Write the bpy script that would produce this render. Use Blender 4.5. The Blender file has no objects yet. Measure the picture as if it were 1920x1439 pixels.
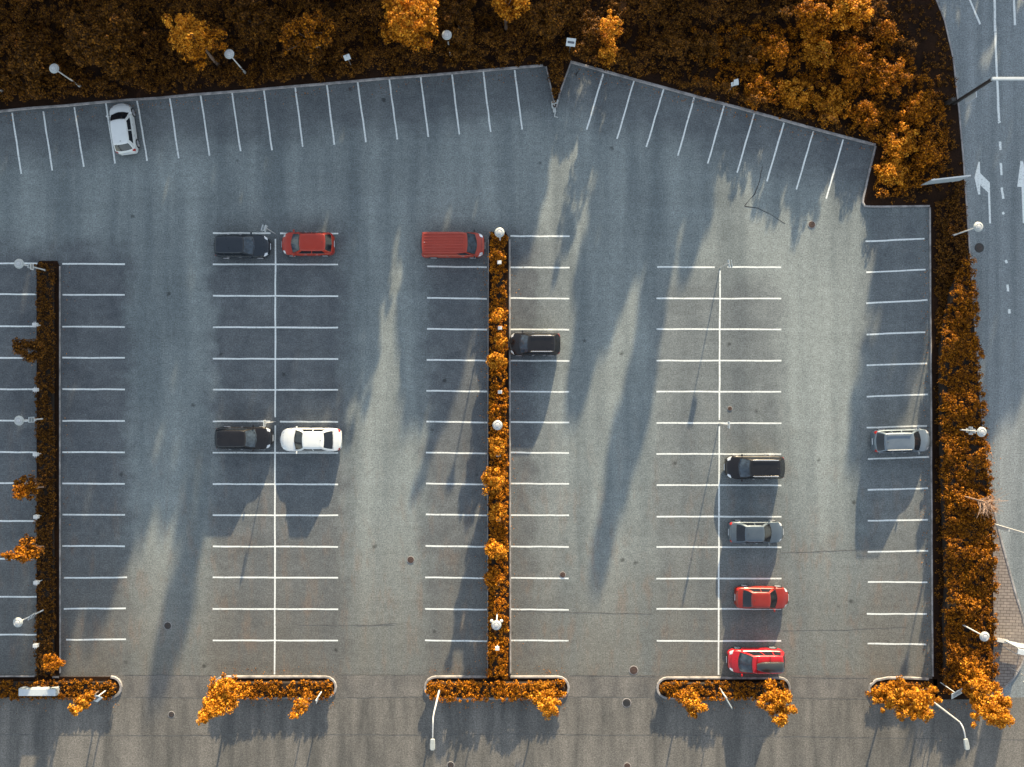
import bpy, math, random
import numpy as np
from mathutils import Vector, Matrix
from mathutils.geometry import tessellate_polygon

# ------------------------------------------------------------------ camera, sky, sun
SC = bpy.context.scene
COL = SC.collection
S = 23.4          # reference pixels per metre on the ground
H = 64.0          # camera height
cam = bpy.data.cameras.new("camera")
cam.sensor_width = 36.0
cam.lens = 36.0 * H / (1920.0 / S)
cam.clip_end = 3000.0
camo = bpy.data.objects.new("camera", cam)
camo.location = (0, 0, H)
COL.objects.link(camo)
SC.camera = camo

SUN_EL = math.radians(10.8)
SUN_DIR = Vector((0.202, 0.979, 0)).normalized()       # towards the sun, in the ground plane
world = bpy.data.worlds.new("World")
SC.world = world
world.use_nodes = True
wn = world.node_tree
wn.nodes.clear()
sky = wn.nodes.new("ShaderNodeTexSky")
sky.sky_type = 'NISHITA'
sky.sun_disc = False
sky.sun_elevation = SUN_EL
sky.sun_rotation = math.atan2(SUN_DIR.x, SUN_DIR.y)
sky.air_density = 1.0
sky.dust_density = 0.6
sky.ozone_density = 1.2
bg = wn.nodes.new("ShaderNodeBackground")
bg.inputs[1].default_value = 0.122
wo = wn.nodes.new("ShaderNodeOutputWorld")
hs = wn.nodes.new("ShaderNodeHueSaturation")
hs.inputs['Saturation'].default_value = 0.52
wn.links.new(sky.outputs[0], hs.inputs['Color'])
wn.links.new(hs.outputs[0], bg.inputs[0])
wn.links.new(bg.outputs[0], wo.inputs[0])

sl = bpy.data.lights.new("sun", 'SUN')
sl.energy = 4.3
sl.angle = math.radians(0.6)
sl.color = (1.0, 0.81, 0.53)
so = bpy.data.objects.new("sun", sl)
d = Vector((SUN_DIR.x * math.cos(SUN_EL), SUN_DIR.y * math.cos(SUN_EL), math.sin(SUN_EL)))
so.rotation_euler = d.to_track_quat('Z', 'Y').to_euler()
so.location = (20, 80, 40)
COL.objects.link(so)
SC.view_settings.view_transform = 'Standard'
SC.view_settings.look = 'None'
SC.view_settings.exposure = 1.89
SC.view_settings.gamma = 1.0
SC.render.film_transparent = False
try:
    SC.cycles.max_bounces = 6
    SC.cycles.use_denoising = True
except Exception:
    pass


def P(px, py, h=0.0):
    k = (1 - h / H) / S
    return ((px - 960.0) * k, (719.5 - py) * k, h)


def PV(px, py, h=0.0):
    return Vector(P(px, py, h))


# ------------------------------------------------------------------ objects and tags
def link(o, parent=None):
    COL.objects.link(o)
    if parent is not None:
        o.parent = parent
    return o


def tag(o, label=None, cat=None, group=None, kind=None):
    if label: o["label"] = label
    if cat: o["category"] = cat
    if group: o["group"] = group
    if kind: o["kind"] = kind
    return o


def empty(name, loc, label, cat, group=None, rz=0.0):
    o = bpy.data.objects.new(name, None)
    o.empty_display_size = 0.3
    o.location = loc
    o.rotation_euler = (0, 0, rz)
    link(o)
    return tag(o, label, cat, group)


class MB:
    def __init__(self):
        self.v = []
        self.f = []

    def add(self, vs, fs):
        b = len(self.v)
        self.v += [tuple(p) for p in vs]
        self.f += [tuple(i + b for i in f) for f in fs]
        return self

    def box(self, c, s, rz=0.0, M=None):
        x, y, z = s[0] / 2, s[1] / 2, s[2] / 2
        R = Matrix.Rotation(rz, 3, 'Z')
        vs = []
        for sx, sy, sz in ((-1, -1, -1), (1, -1, -1), (1, 1, -1), (-1, 1, -1), (-1, -1, 1), (1, -1, 1), (1, 1, 1), (-1, 1, 1)):
            p = Vector((sx * x, sy * y, sz * z))
            p = (M @ p) if M is not None else (R @ p)
            vs.append(p + Vector(c))
        return self.add(vs, [(0, 3, 2, 1), (4, 5, 6, 7), (0, 1, 5, 4), (1, 2, 6, 5), (2, 3, 7, 6), (3, 0, 4, 7)])

    def tube(self, pts, rad, n=8, cap=True):
        pts = [Vector(p) for p in pts]
        if not hasattr(rad, '__len__'): rad = [rad] * len(pts)
        base = len(self.v)
        up = Vector((0, 0, 1))
        for i, p in enumerate(pts):
            a = pts[max(i - 1, 0)]
            b = pts[min(i + 1, len(pts) - 1)]
            t = (b - a)
            if t.length < 1e-9: t = Vector((0, 0, 1))
            t.normalize()
            u = t.cross(up if abs(t.z) < 0.9 else Vector((1, 0, 0))).normalized()
            w = t.cross(u)
            for k in range(n):
                an = 2 * math.pi * k / n
                self.v.append(tuple(p + (u * math.cos(an) + w * math.sin(an)) * rad[i]))
        for i in range(len(pts) - 1):
            for k in range(n):
                a = base + i * n + k
                b = base + i * n + (k + 1) % n
                self.f.append((a, b, b + n, a + n))
        if cap:
            self.f.append(tuple(base + k for k in range(n))[::-1])
            self.f.append(tuple(base + (len(pts) - 1) * n + k for k in range(n)))
        return self

    def lathe(self, c, prof, n=20, axis='Z'):
        base = len(self.v)
        for r, z in prof:
            for k in range(n):
                an = 2 * math.pi * k / n
                x, y = r * math.cos(an), r * math.sin(an)
                p = (x, y, z) if axis == 'Z' else (x, z, y)
                self.v.append((c[0] + p[0], c[1] + p[1], c[2] + p[2]))
        for i in range(len(prof) - 1):
            for k in range(n):
                a = base + i * n + k
                b = base + i * n + (k + 1) % n
                self.f.append((a, b, b + n, a + n))
        self.f.append(tuple(base + k for k in range(n))[::-1])
        self.f.append(tuple(base + (len(prof) - 1) * n + k for k in range(n)))
        return self

    def poly(self, pts, z0, z1=None):
        """flat polygon at z0, or a prism from z0 up to z1 (pts are x,y)"""
        vs = [Vector((p[0], p[1], 0)) for p in pts]
        tris = tessellate_polygon([vs])
        n = len(pts)
        if z1 is None:
            fs = []
            for t in tris:
                a, b, c = [vs[i] for i in t]
                fs.append(t if (b - a).cross(c - a).z > 0 else t[::-1])
            return self.add([(p[0], p[1], z0) for p in pts], fs)
        self.poly(pts, z1)
        area = sum(pts[i][0] * pts[(i + 1) % n][1] - pts[(i + 1) % n][0] * pts[i][1] for i in range(n))
        fs = []
        for i in range(n):
            j = (i + 1) % n
            f = (i, j, j + n, i + n)
            fs.append(f if area > 0 else f[::-1])
        return self.add([(p[0], p[1], z0) for p in pts] + [(p[0], p[1], z1) for p in pts], fs)

    def ribbon(self, pts, w, z, z1=None, jitter=0, rnd=None):
        """band of width w along an x,y polyline; flat at z or a kerb from z to z1"""
        pts = [Vector((p[0], p[1])) for p in pts]
        L, R = [], []
        for i, p in enumerate(pts):
            a = pts[max(i - 1, 0)]
            b = pts[min(i + 1, len(pts) - 1)]
            t = (b - a).normalized()
            nn = Vector((-t.y, t.x))
            ww = w / 2 * (1 + (rnd.uniform(-jitter, jitter) if rnd else 0))
            L.append(p + nn * ww)
            R.append(p - nn * ww)
        n = len(pts)
        if z1 is None:
            vs = [(p.x, p.y, z) for p in L] + [(p.x, p.y, z) for p in R]
            return self.add(vs, [(i + n, i + 1 + n, i + 1, i) for i in range(n - 1)])
        b = 0.025
        vs = []
        for i in range(n):
            c = (L[i] + R[i]) / 2
            l, r = L[i], R[i]
            li, ri = l + (c - l).normalized() * b, r + (c - r).normalized() * b
            vs += [(l.x, l.y, z), (l.x, l.y, z1 - b), (li.x, li.y, z1), (ri.x, ri.y, z1), (r.x, r.y, z1 - b), (r.x, r.y, z)]
        fs = []
        for i in range(n - 1):
            for k in range(5):
                a = i * 6 + k
                fs.append((a, a + 6, a + 7, a + 1)[::-1])
        fs.append((0, 1, 2, 3, 4, 5)[::-1])
        e = (n - 1) * 6
        fs.append((e, e + 1, e + 2, e + 3, e + 4, e + 5))
        return self.add(vs, fs)

    def mesh(self, name, mat, smooth=False):
        m = bpy.data.meshes.new(name)
        m.from_pydata(self.v, [], self.f)
        m.update()
        if mat: m.materials.append(mat)
        if smooth:
            m.polygons.foreach_set('use_smooth', [True] * len(m.polygons))
            try:
                m.set_sharp_from_angle(angle=math.radians(38))
            except Exception:
                pass
        return m

    def build(self, name, mat, parent=None, smooth=False, loc=None, bevel=0):
        o = bpy.data.objects.new(name, self.mesh(name, mat, smooth))
        if loc is not None: o.location = loc
        link(o, parent)
        if bevel:
            md = o.modifiers.new("bevel", 'BEVEL')
            md.width = bevel
            md.segments = 2
            md.limit_method = 'ANGLE'
        return o


def struct(name, mb, mat, smooth=False, parent=None):
    o = mb.build(name, mat, parent, smooth)
    if parent is None: o["kind"] = "structure"
    return o


# ------------------------------------------------------------------ materials
class NT:
    def __init__(self, name):
        self.m = bpy.data.materials.new(name)
        self.m.use_nodes = True
        self.t = self.m.node_tree
        self.t.nodes.clear()
        self.out = self.n('ShaderNodeOutputMaterial')
        self.bs = self.n('ShaderNodeBsdfPrincipled')
        self.l(self.bs.outputs[0], self.out.inputs[0])

    def n(self, ty, **k):
        nd = self.t.nodes.new(ty)
        for a, b in k.items(): setattr(nd, a, b)
        return nd

    def l(self, a, b):
        self.t.links.new(a, b)

    def put(self, sock, v):
        if isinstance(v, bpy.types.NodeSocket):
            self.l(v, sock)
        elif hasattr(v, '__len__') and len(v) == 3 and sock.type == 'RGBA':
            sock.default_value = (*v, 1)
        else:
            sock.default_value = v

    def math(self, op, a, b=0.0, clamp=False):
        nd = self.n('ShaderNodeMath', operation=op, use_clamp=clamp)
        self.put(nd.inputs[0], a)
        self.put(nd.inputs[1], b)
        return nd.outputs[0]

    def step(self, x, e0, e1):
        nd = self.n('ShaderNodeMapRange', interpolation_type='SMOOTHSTEP')
        self.put(nd.inputs[0], x)
        nd.inputs[1].default_value = e0
        nd.inputs[2].default_value = e1
        return nd.outputs[0]

    def remap(self, x, a, b, c, d):
        nd = self.n('ShaderNodeMapRange')
        self.put(nd.inputs[0], x)
        for i, v in enumerate((a, b, c, d)): nd.inputs[i + 1].default_value = v
        return nd.outputs[0]

    def noise(self, vec, scale, detail=3, rough=0.55, dist=0.0, out=0):
        nd = self.n('ShaderNodeTexNoise')
        if vec is not None: self.l(vec, nd.inputs['Vector'])
        nd.inputs['Scale'].default_value = scale
        nd.inputs['Detail'].default_value = detail
        nd.inputs['Roughness'].default_value = rough
        nd.inputs['Distortion'].default_value = dist
        return nd.outputs[out]

    def mapping(self, vec, scale=(1, 1, 1), rot=(0, 0, 0), loc=(0, 0, 0)):
        nd = self.n('ShaderNodeMapping')
        self.l(vec, nd.inputs[0])
        nd.inputs['Scale'].default_value = scale
        nd.inputs['Rotation'].default_value = rot
        nd.inputs['Location'].default_value = loc
        return nd.outputs[0]

    def mix(self, f, a, b, blend='MIX'):
        nd = self.n('ShaderNodeMix', data_type='RGBA', blend_type=blend)
        self.put(nd.inputs[0], f)
        self.put(nd.inputs[6], a)
        self.put(nd.inputs[7], b)
        return nd.outputs[2]

    def coord(self):
        return self.n('ShaderNodeTexCoord').outputs['Object']

    def geo(self, w):
        return self.n('ShaderNodeNewGeometry').outputs[w]

    def bump(self, h, strength=0.3, dist=0.02):
        nd = self.n('ShaderNodeBump')
        nd.inputs['Strength'].default_value = strength
        nd.inputs['Distance'].default_value = dist
        self.l(h, nd.inputs['Height'])
        self.l(nd.outputs[0], self.bs.inputs['Normal'])

    def set(self, **k):
        for a, v in k.items():
            self.put(self.bs.inputs[a.replace('_', ' ')], v)
        return self


def simple(name, col, rough=0.5, metal=0.0, var=0.12, scale=6.0, coat=0.0, emis=None):
    t = NT(name)
    c = t.coord()
    n = t.noise(c, scale, 4)
    f = t.remap(n, 0.3, 0.7, 1 - var, 1 + var)
    cc = t.mix(1.0, (col[0], col[1], col[2]), f, 'MULTIPLY')
    t.set(Base_Color=cc, Roughness=rough, Metallic=metal)
    if coat:
        t.bs.inputs['Coat Weight'].default_value = coat
        t.bs.inputs['Coat Roughness'].default_value = 0.06
    return t.m


def asphalt_grain(t, c):
    g1 = t.noise(c, 9.0, 2, 0.7)
    g2 = t.noise(c, 22.0, 2, 0.7)
    a = t.remap(g1, 0.3, 0.7, 0.64, 1.36)
    b = t.remap(g2, 0.3, 0.7, 0.66, 1.34)
    return t.math('MULTIPLY', a, b)


def make_lot_material():
    t = NT("lot_asphalt")
    c = t.coord()
    sep = t.n('ShaderNodeSeparateXYZ')
    t.l(c, sep.inputs[0])
    # slightly wandering edges for the worn zones
    wob = t.noise(c, 0.45, 3, 0.6)
    wob2 = t.noise(t.mapping(c, loc=(31, 7, 0)), 0.40, 3, 0.6)
    X = t.math('ADD', sep.outputs[0], t.remap(wob, 0.2, 0.8, -1.1, 1.1))
    Y = t.math('ADD', sep.outputs[1], t.remap(wob2, 0.2, 0.8, -1.2, 1.2))

    def boxm(x0, x1, y0, y1, s=1.15):
        ax = (x0 - 960) / S; bx = (x1 - 960) / S
        ty = (719.5 - y0) / S; by = (719.5 - y1) / S
        m = t.math('MULTIPLY', t.step(X, ax - s, ax + s), t.math('SUBTRACT', 1.0, t.step(X, bx - s, bx + s)))
        m2 = t.math('MULTIPLY', t.step(Y, by - s, by + s), t.math('SUBTRACT', 1.0, t.step(Y, ty - s * 1.6, ty + s * 1.6)))
        return t.math('MULTIPLY', m, m2)

    stall = None
    for (x0, x1, y0, y1, w) in ((-400, 242, 462, 1290, 1), (398, 650, 425, 1290, .95), (798, 1010, 430, 1290, .95), (1000, 1055, 430, 1290, .45),
                                (1232, 1465, 520, 1290, .58), (1620, 1760, 380, 1290, .7)):
        b = boxm(x0, x1, y0, y1)
        b = t.math('MULTIPLY', b, w)
        stall = b if stall is None else t.math('MAXIMUM', stall, b)
    # strip of bays along the north edges
    def lin(x0, y0, x1, y1, depth):
        a = Vector(P(x0, y0)[:2]); b = Vector(P(x1, y1)[:2])
        dd = (b - a).normalized()
        nn = Vector((dd.y, -dd.x))
        dist = t.math('ADD', t.math('MULTIPLY', X, nn.x), t.math('MULTIPLY', Y, nn.y))
        dist = t.math('SUBTRACT', dist, a.dot(nn))
        return t.math('SUBTRACT', 1.0, t.step(dist, depth - 2.4, depth + 1.2))
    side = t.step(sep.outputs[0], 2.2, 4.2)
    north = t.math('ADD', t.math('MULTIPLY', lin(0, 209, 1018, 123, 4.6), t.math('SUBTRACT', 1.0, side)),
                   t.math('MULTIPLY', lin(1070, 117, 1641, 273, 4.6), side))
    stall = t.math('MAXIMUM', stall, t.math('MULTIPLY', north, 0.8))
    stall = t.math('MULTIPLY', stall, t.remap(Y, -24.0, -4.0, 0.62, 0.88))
    # tyre-polished streaks running along the aisles
    st = t.noise(t.mapping(c, scale=(0.42, 0.045, 1), rot=(0, 0, 0.14)), 1.0, 3, 0.5)
    st2 = t.noise(t.mapping(c, scale=(0.06, 0.7, 1), rot=(0, 0, 0.08), loc=(5, 3, 0)), 1.0, 4, 0.55)
    blot = t.noise(c, 0.55, 5, 0.6, 0.6)
    mid = t.noise(c, 2.2, 4, 0.6)
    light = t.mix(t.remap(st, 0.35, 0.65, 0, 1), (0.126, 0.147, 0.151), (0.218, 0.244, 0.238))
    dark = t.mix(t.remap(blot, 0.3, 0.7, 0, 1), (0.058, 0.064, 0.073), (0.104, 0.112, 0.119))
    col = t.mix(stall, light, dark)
    # browner dust over the southern end, darkened further to paint in light falloff
    dust_falloff = t.math('SUBTRACT', 1.0, t.step(Y, -26.0, -6.0))
    dust_falloff = t.math('MULTIPLY', dust_falloff, t.remap(st, 0.35, 0.6, 0.55, 1.0))
    col = t.mix(t.math('MULTIPLY', dust_falloff, 0.78), col, (0.108, 0.098, 0.082))
    rust = t.noise(t.mapping(c, scale=(1.3, 0.35, 1), loc=(3, 19, 0)), 0.8, 5, 0.65)
    rust = t.math('MULTIPLY', t.step(rust, 0.50, 0.68), t.math('SUBTRACT', 1.0, t.step(Y, -18.0, 2.0)))
    col = t.mix(t.math('MULTIPLY', rust, 0.38), col, (0.170, 0.120, 0.088))
    f = t.remap(mid, 0.25, 0.75, 0.84, 1.16)
    f = t.math('MULTIPLY', f, t.remap(st2, 0.3, 0.7, 0.93, 1.07))
    f = t.math('MULTIPLY', f, asphalt_grain(t, c))
    # oil drips
    vo = t.n('ShaderNodeTexVoronoi')
    t.l(t.mapping(c, scale=(0.33, 0.33, 1)), vo.inputs['Vector'])
    vo.inputs['Scale'].default_value = 1.0
    sp = t.step(t.math('ADD', vo.outputs['Distance'], t.remap(mid, 0, 1, -0.06, 0.06)), 0.02, 0.08)
    f = t.math('MULTIPLY', f, t.remap(sp, 0, 1, 0.45, 1.0))
    # pale scuffs and dried puddle rims
    sc = t.noise(t.mapping(c, scale=(1.0, 1.7, 1), loc=(11, 2, 0)), 0.9, 6, 0.7, 1.2)
    pale = t.step(sc, 0.60, 0.74)
    col = t.mix(t.math('MULTIPLY', pale, 0.28), col, (0.19, 0.19, 0.185))
    col = t.mix(1.0, col, f, 'MULTIPLY')
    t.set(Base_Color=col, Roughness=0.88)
    t.bs.inputs['Specular IOR Level'].default_value = 0.3
    t.bump(t.noise(c, 30, 3, 0.7), 0.5, 0.015)
    return t.m


def make_road_material(name, la, lb, stretch):
    t = NT(name)
    c = t.coord()
    st = t.noise(t.mapping(c, scale=stretch), 1.0, 4, 0.55)
    mid = t.noise(c, 1.4, 5, 0.65)
    col = t.mix(t.remap(st, 0.33, 0.66, 0, 1), la, lb)
    f = t.math('MULTIPLY', t.remap(mid, 0.25, 0.75, 0.88, 1.12), asphalt_grain(t, c))
    col = t.mix(1.0, col, f, 'MULTIPLY')
    t.set(Base_Color=col, Roughness=0.88)
    t.bs.inputs['Specular IOR Level'].default_value = 0.3
    t.bump(t.noise(c, 30, 3, 0.7), 0.5, 0.015)
    return t.m


def make_paint():
    t = NT("road_paint")
    c = t.coord()
    w = t.noise(c, 7.0, 5, 0.75)
    col = t.mix(t.step(w, 0.50, 0.70), (0.66, 0.69, 0.67), (0.27, 0.29, 0.29))
    t.set(Base_Color=col, Roughness=0.7)
    return t.m


def make_kerb():
    t = NT("kerb_stone")
    c = t.coord()
    w = t.noise(c, 1.3, 5, 0.7)
    col = t.mix(t.step(w, 0.35, 0.68), (0.34, 0.32, 0.31), (0.15, 0.145, 0.145))
    br = t.noise(c, 14, 3, 0.7)
    col = t.mix(1.0, col, t.remap(br, 0.3, 0.7, 0.8, 1.2), 'MULTIPLY')
    t.set(Base_Color=col, Roughness=0.9)
    t.bump(br, 0.4, 0.01)
    return t.m


def make_soil():
    t = NT("soil")
    c = t.coord()
    a = t.noise(c, 0.6, 5, 0.65)
    b = t.noise(c, 8.0, 4, 0.7)
    col = t.mix(t.remap(a, 0.3, 0.7, 0, 1), (0.012, 0.007, 0.005), (0.030, 0.014, 0.007))
    col = t.mix(1.0, col, t.remap(b, 0.3, 0.7, 0.6, 1.4), 'MULTIPLY')
    t.set(Base_Color=col, Roughness=1.0)
    t.bs.inputs['Specular IOR Level'].default_value = 0.1
    t.bump(b, 0.8, 0.06)
    return t.m


def make_brick():
    t = NT("brick_paving")
    c = t.coord()
    br = t.n('ShaderNodeTexBrick')
    t.l(t.mapping(c, rot=(0, 0, 0.04)), br.inputs['Vector'])
    br.inputs['Scale'].default_value = 1.0
    br.inputs['Brick Width'].default_value = 0.50
    br.inputs['Row Height'].default_value = 0.24
    br.inputs['Mortar Size'].default_value = 0.022
    br.inputs['Color1'].default_value = (0.25, 0.21, 0.18, 1)
    br.inputs['Color2'].default_value = (0.20, 0.170, 0.148, 1)
    br.inputs['Mortar'].default_value = (0.085, 0.065, 0.06, 1)
    n = t.noise(c, 3.0, 5, 0.7)
    col = t.mix(1.0, br.outputs[0], t.remap(n, 0.3, 0.7, 0.75, 1.2), 'MULTIPLY')
    t.set(Base_Color=col, Roughness=0.9)
    return t.m


def make_leaf(name, c0, c1, c2, trans=0.25):
    t = NT(name)
    isl = t.geo('Random Per Island')
    ramp = t.n('ShaderNodeValToRGB')
    t.l(isl, ramp.inputs[0])
    e = ramp.color_ramp.elements
    e[0].position = 0.0; e[0].color = (*c0, 1)
    e[1].position = 1.0; e[1].color = (*c2, 1)
    m = e.new(0.5); m.color = (*c1, 1)
    oi = t.n('ShaderNodeObjectInfo')
    f = t.remap(oi.outputs['Random'], 0, 1, 0.85, 1.12)
    cc = t.noise(t.geo('Position'), 0.8, 3, 0.6)
    f = t.math('MULTIPLY', f, t.remap(cc, 0.3, 0.7, 0.72, 1.22))
    col = t.mix(1.0, ramp.outputs[0], f, 'MULTIPLY')
    t.set(Base_Color=col, Roughness=0.62)
    t.bs.inputs['Specular IOR Level'].default_value = 0.12
    tr = t.n('ShaderNodeBsdfTranslucent')
    t.l(col, tr.inputs[0])
    mx = t.n('ShaderNodeMixShader')
    mx.inputs[0].default_value = trans
    t.l(t.bs.outputs[0], mx.inputs[1])
    t.l(tr.outputs[0], mx.inputs[2])
    t.l(mx.outputs[0], t.out.inputs[0])
    return t.m


def make_carpaint(name, col, metal=0.0, rough=0.35, coat=0.8):
    t = NT(name)
    c = t.coord()
    n = t.noise(c, 1.5, 5, 0.7)
    f = t.noise(c, 60, 2, 0.7)
    cc = t.mix(1.0, col, t.math('MULTIPLY', t.remap(n, 0.3, 0.7, 0.93, 1.05), t.remap(f, 0.3, 0.7, 0.95, 1.05)), 'MULTIPLY')
    cc = t.mix(t.remap(n, 0.5, 0.8, 0.0, 0.10 if max(col) > .1 else 0.02), cc, (0.16, 0.14, 0.12))      # thin film of road dust
    t.set(Base_Color=cc, Roughness=t.remap(n, 0.3, 0.7, rough * 0.85, rough * 1.15), Metallic=metal)
    t.bs.inputs['Coat Weight'].default_value = coat
    t.bs.inputs['Coat Roughness'].default_value = 0.05
    return t.m


M = dict(
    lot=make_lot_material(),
    road=make_road_material("road_asphalt", (0.145, 0.165, 0.172), (0.215, 0.238, 0.245), (1.1, 0.05, 1)),
    street=make_road_material("street_asphalt", (0.086, 0.084, 0.078), (0.162, 0.152, 0.136), (0.9, 0.12, 1)),
    apron=make_road_material("apron_asphalt", (0.094, 0.092, 0.088), (0.160, 0.150, 0.136), (0.7, 0.25, 1)),
    paint=make_paint(), kerb=make_kerb(), soil=make_soil(), brick=make_brick(),
    crack=simple("crack_tar", (0.022, 0.022, 0.024), 0.8),
    seam=simple("seam_dark", (0.095, 0.095, 0.092), 0.9, var=0.5, scale=3),
    leaf=make_leaf("leaf_amber", (0.03, 0.009, 0.002), (0.29, 0.092, 0.004), (0.72, 0.275, 0.012)),
    leaf_top=make_leaf("leaf_sunlit_gold", (0.13, 0.036, 0.003), (0.56, 0.205, 0.008), (0.86, 0.43, 0.045)),  # brighter copy of the leaves, sunlight painted in
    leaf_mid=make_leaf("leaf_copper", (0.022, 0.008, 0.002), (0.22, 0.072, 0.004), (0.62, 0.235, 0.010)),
    leaf_dim=make_leaf("leaf_shaded_rust", (0.018, 0.009, 0.003), (0.085, 0.035, 0.006), (0.29, 0.118, 0.012)),  # darker rust copy of the leaves, shade painted in
    core_filler=simple("hedge_core_dark", (0.012, 0.007, 0.004), 1.0, var=0.6, scale=7),  # opaque filler of the hedge cores, added to block the sun
    bark=simple("bark", (0.16, 0.11, 0.08), 0.9, var=0.4, scale=9),
    palebark=simple("pale_bark", (0.27, 0.18, 0.13), 0.85, var=0.3, scale=9),
    white=simple("white_enamel", (0.55, 0.56, 0.55), 0.4, var=0.06),
    galv=simple("galvanised_steel", (0.45, 0.46, 0.46), 0.5, 0.2, var=0.1),
    opal=simple("opal_plastic", (0.34, 0.365, 0.35), 0.35, var=0.10, scale=4),
    globe=simple("globe_plastic", (0.55, 0.54, 0.50), 0.3),
    signwhite=simple("sign_white", (0.46, 0.50, 0.52), 0.45, var=0.06),
    signgrey=simple("sign_grey", (0.30, 0.35, 0.38), 0.55, var=0.15),
    signink=simple("sign_ink", (0.06, 0.07, 0.09), 0.6),
    darkmetal=simple("dark_metal", (0.035, 0.032, 0.030), 0.55, 0.2),
    iron=simple("cast_iron", (0.065, 0.040, 0.032), 0.7, 0.3, var=0.4, scale=9),
    concrete=simple("concrete", (0.36, 0.38, 0.37), 0.85, var=0.15, scale=3),
    rubber=simple("tyre_rubber", (0.016, 0.016, 0.017), 0.8),
    rim=simple("alloy", (0.60, 0.60, 0.62), 0.3, 0.85),
    glass=simple("window_glass", (0.010, 0.013, 0.018), 0.12, 0.0),
    glass_clear=simple("windscreen_glass", (0.040, 0.055, 0.072), 0.15, 0.0, var=0.5, scale=3),
    trim=simple("black_trim", (0.015, 0.015, 0.016), 0.5),
    chrome=simple("chrome", (0.70, 0.68, 0.66), 0.18, 0.9),
    lens=simple("headlamp_lens", (0.55, 0.57, 0.60), 0.12, 0.4, coat=0.6),
    redlens=simple("tail_lens", (0.35, 0.012, 0.008), 0.2, coat=0.8),
    plate=simple("number_plate_white", (0.66, 0.70, 0.74), 0.4),
)

# ------------------------------------------------------------------ ground, roads, beds
EDGE = [(-700, 269), (0, 209), (1018, 123), (1024, 126), (1034, 168), (1040, 206), (1048, 180), (1059, 146), (1070, 117), (1641, 273), (1617, 380), (1622, 387),
        (1742, 387), (1748, 1272)]
ROADEDGE = [(1862, 1205), (1861, 1050), (1857, 945), (1844, 830), (1836, 745), (1828, 640), (1820, 520), (1812, 400), (1805, 300), (1797, 210),
            (1786, 110), (1770, 40), (1752, -5), (1700, -110), (1620, -230), (1500, -360), (1300, -500)]


def g2(pts):
    return [P(x, y)[:2] for x, y in pts]


g = MB()
g.poly([(-900, -900), (900, -900), (900, 900), (-900, 900)], -0.06)
struct("ground", g, M['soil'])
g = MB()
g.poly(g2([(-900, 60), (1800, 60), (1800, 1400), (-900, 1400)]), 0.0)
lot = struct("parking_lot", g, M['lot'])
g = MB()
g.poly(g2([(1760, 1340), (1760, 700), (1760, 300), (1650, -60), (1500, -500), (2700, -900), (2700, 1340)]), 0.006)
struct("road", g, M['road'])
g = MB()
g.poly(g2([(-1100, 1308), (2900, 1308), (2900, 2000), (-1100, 2000)]), 0.012)
struct("street", g, M['street'])
g = MB()
g.poly(g2([(-300, 1266.5), (1780, 1266.5), (1780, 1308), (-300, 1308)]), 0.009)
struct("apron", g, M['apron'])

KZ = 0.13
bed = MB()
bed.poly(g2(EDGE + [(1752, 1311), (1850, 1311), (1860, 1290)] + ROADEDGE + [(900, -620), (-700, -620)]), -0.05, 0.10)
struct("planting_bed", bed, M['soil'])


def stadium(x0, x1, y0, y1, left=True, right=True, n=8):
    r = (y1 - y0) / 2
    cy = (y0 + y1) / 2
    p = []
    if right:
        rr = r * 1.0
        p += [(x1 - rr + rr * math.sin(a), cy - r * math.cos(a)) for a in [math.pi * i / n for i in range(n + 1)]]
    else:
        p += [(x1, y0), (x1, y1)]
    if left:
        p += [(x0 + r - r * math.sin(a), cy + r * math.cos(a)) for a in [math.pi * i / n for i in range(n + 1)]]
    else:
        p += [(x0, y1), (x0, y0)]
    return p


BEDS = {
    'A': [stadium(-500, 228, 1269, 1307, left=False), [(74, 490), (108, 490), (112, 500), (112, 1269), (70, 1269), (70, 500)]],
    'B': [stadium(402, 630, 1269, 1308)],
    'C': [stadium(797, 1066, 1269, 1309), [(922, 436), (948, 436), (953, 445), (954, 1269), (916, 1269), (917, 445)]],
    'D': [stadium(1232, 1480, 1271, 1308)],
    'E': [stadium(1629, 1756, 1273, 1310, right=False)],
}
for k, polys in BEDS.items():
    b = MB()
    for i, p in enumerate(polys):
        b.poly(g2(p), 0.0, 0.10 + 0.004 * i)
    struct("planting_bed", b, M['soil'])

kb = MB()


def kerb(pts, w=0.17, z1=KZ):
    kerb.n = getattr(kerb, 'n', 0) + 1
    kb.ribbon(g2(pts), w, -0.0007 * kerb.n, z1 + 0.0011 * kerb.n)


def densify(pts, step=60):
    out = []
    for (a, b) in zip(pts, pts[1:]):
        n = max(1, int(math.hypot(b[0] - a[0], b[1] - a[1]) / step))
        for i in range(n): out.append((a[0] + (b[0] - a[0]) * i / n, a[1] + (b[1] - a[1]) * i / n))
    return out + [pts[-1]]


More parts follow.
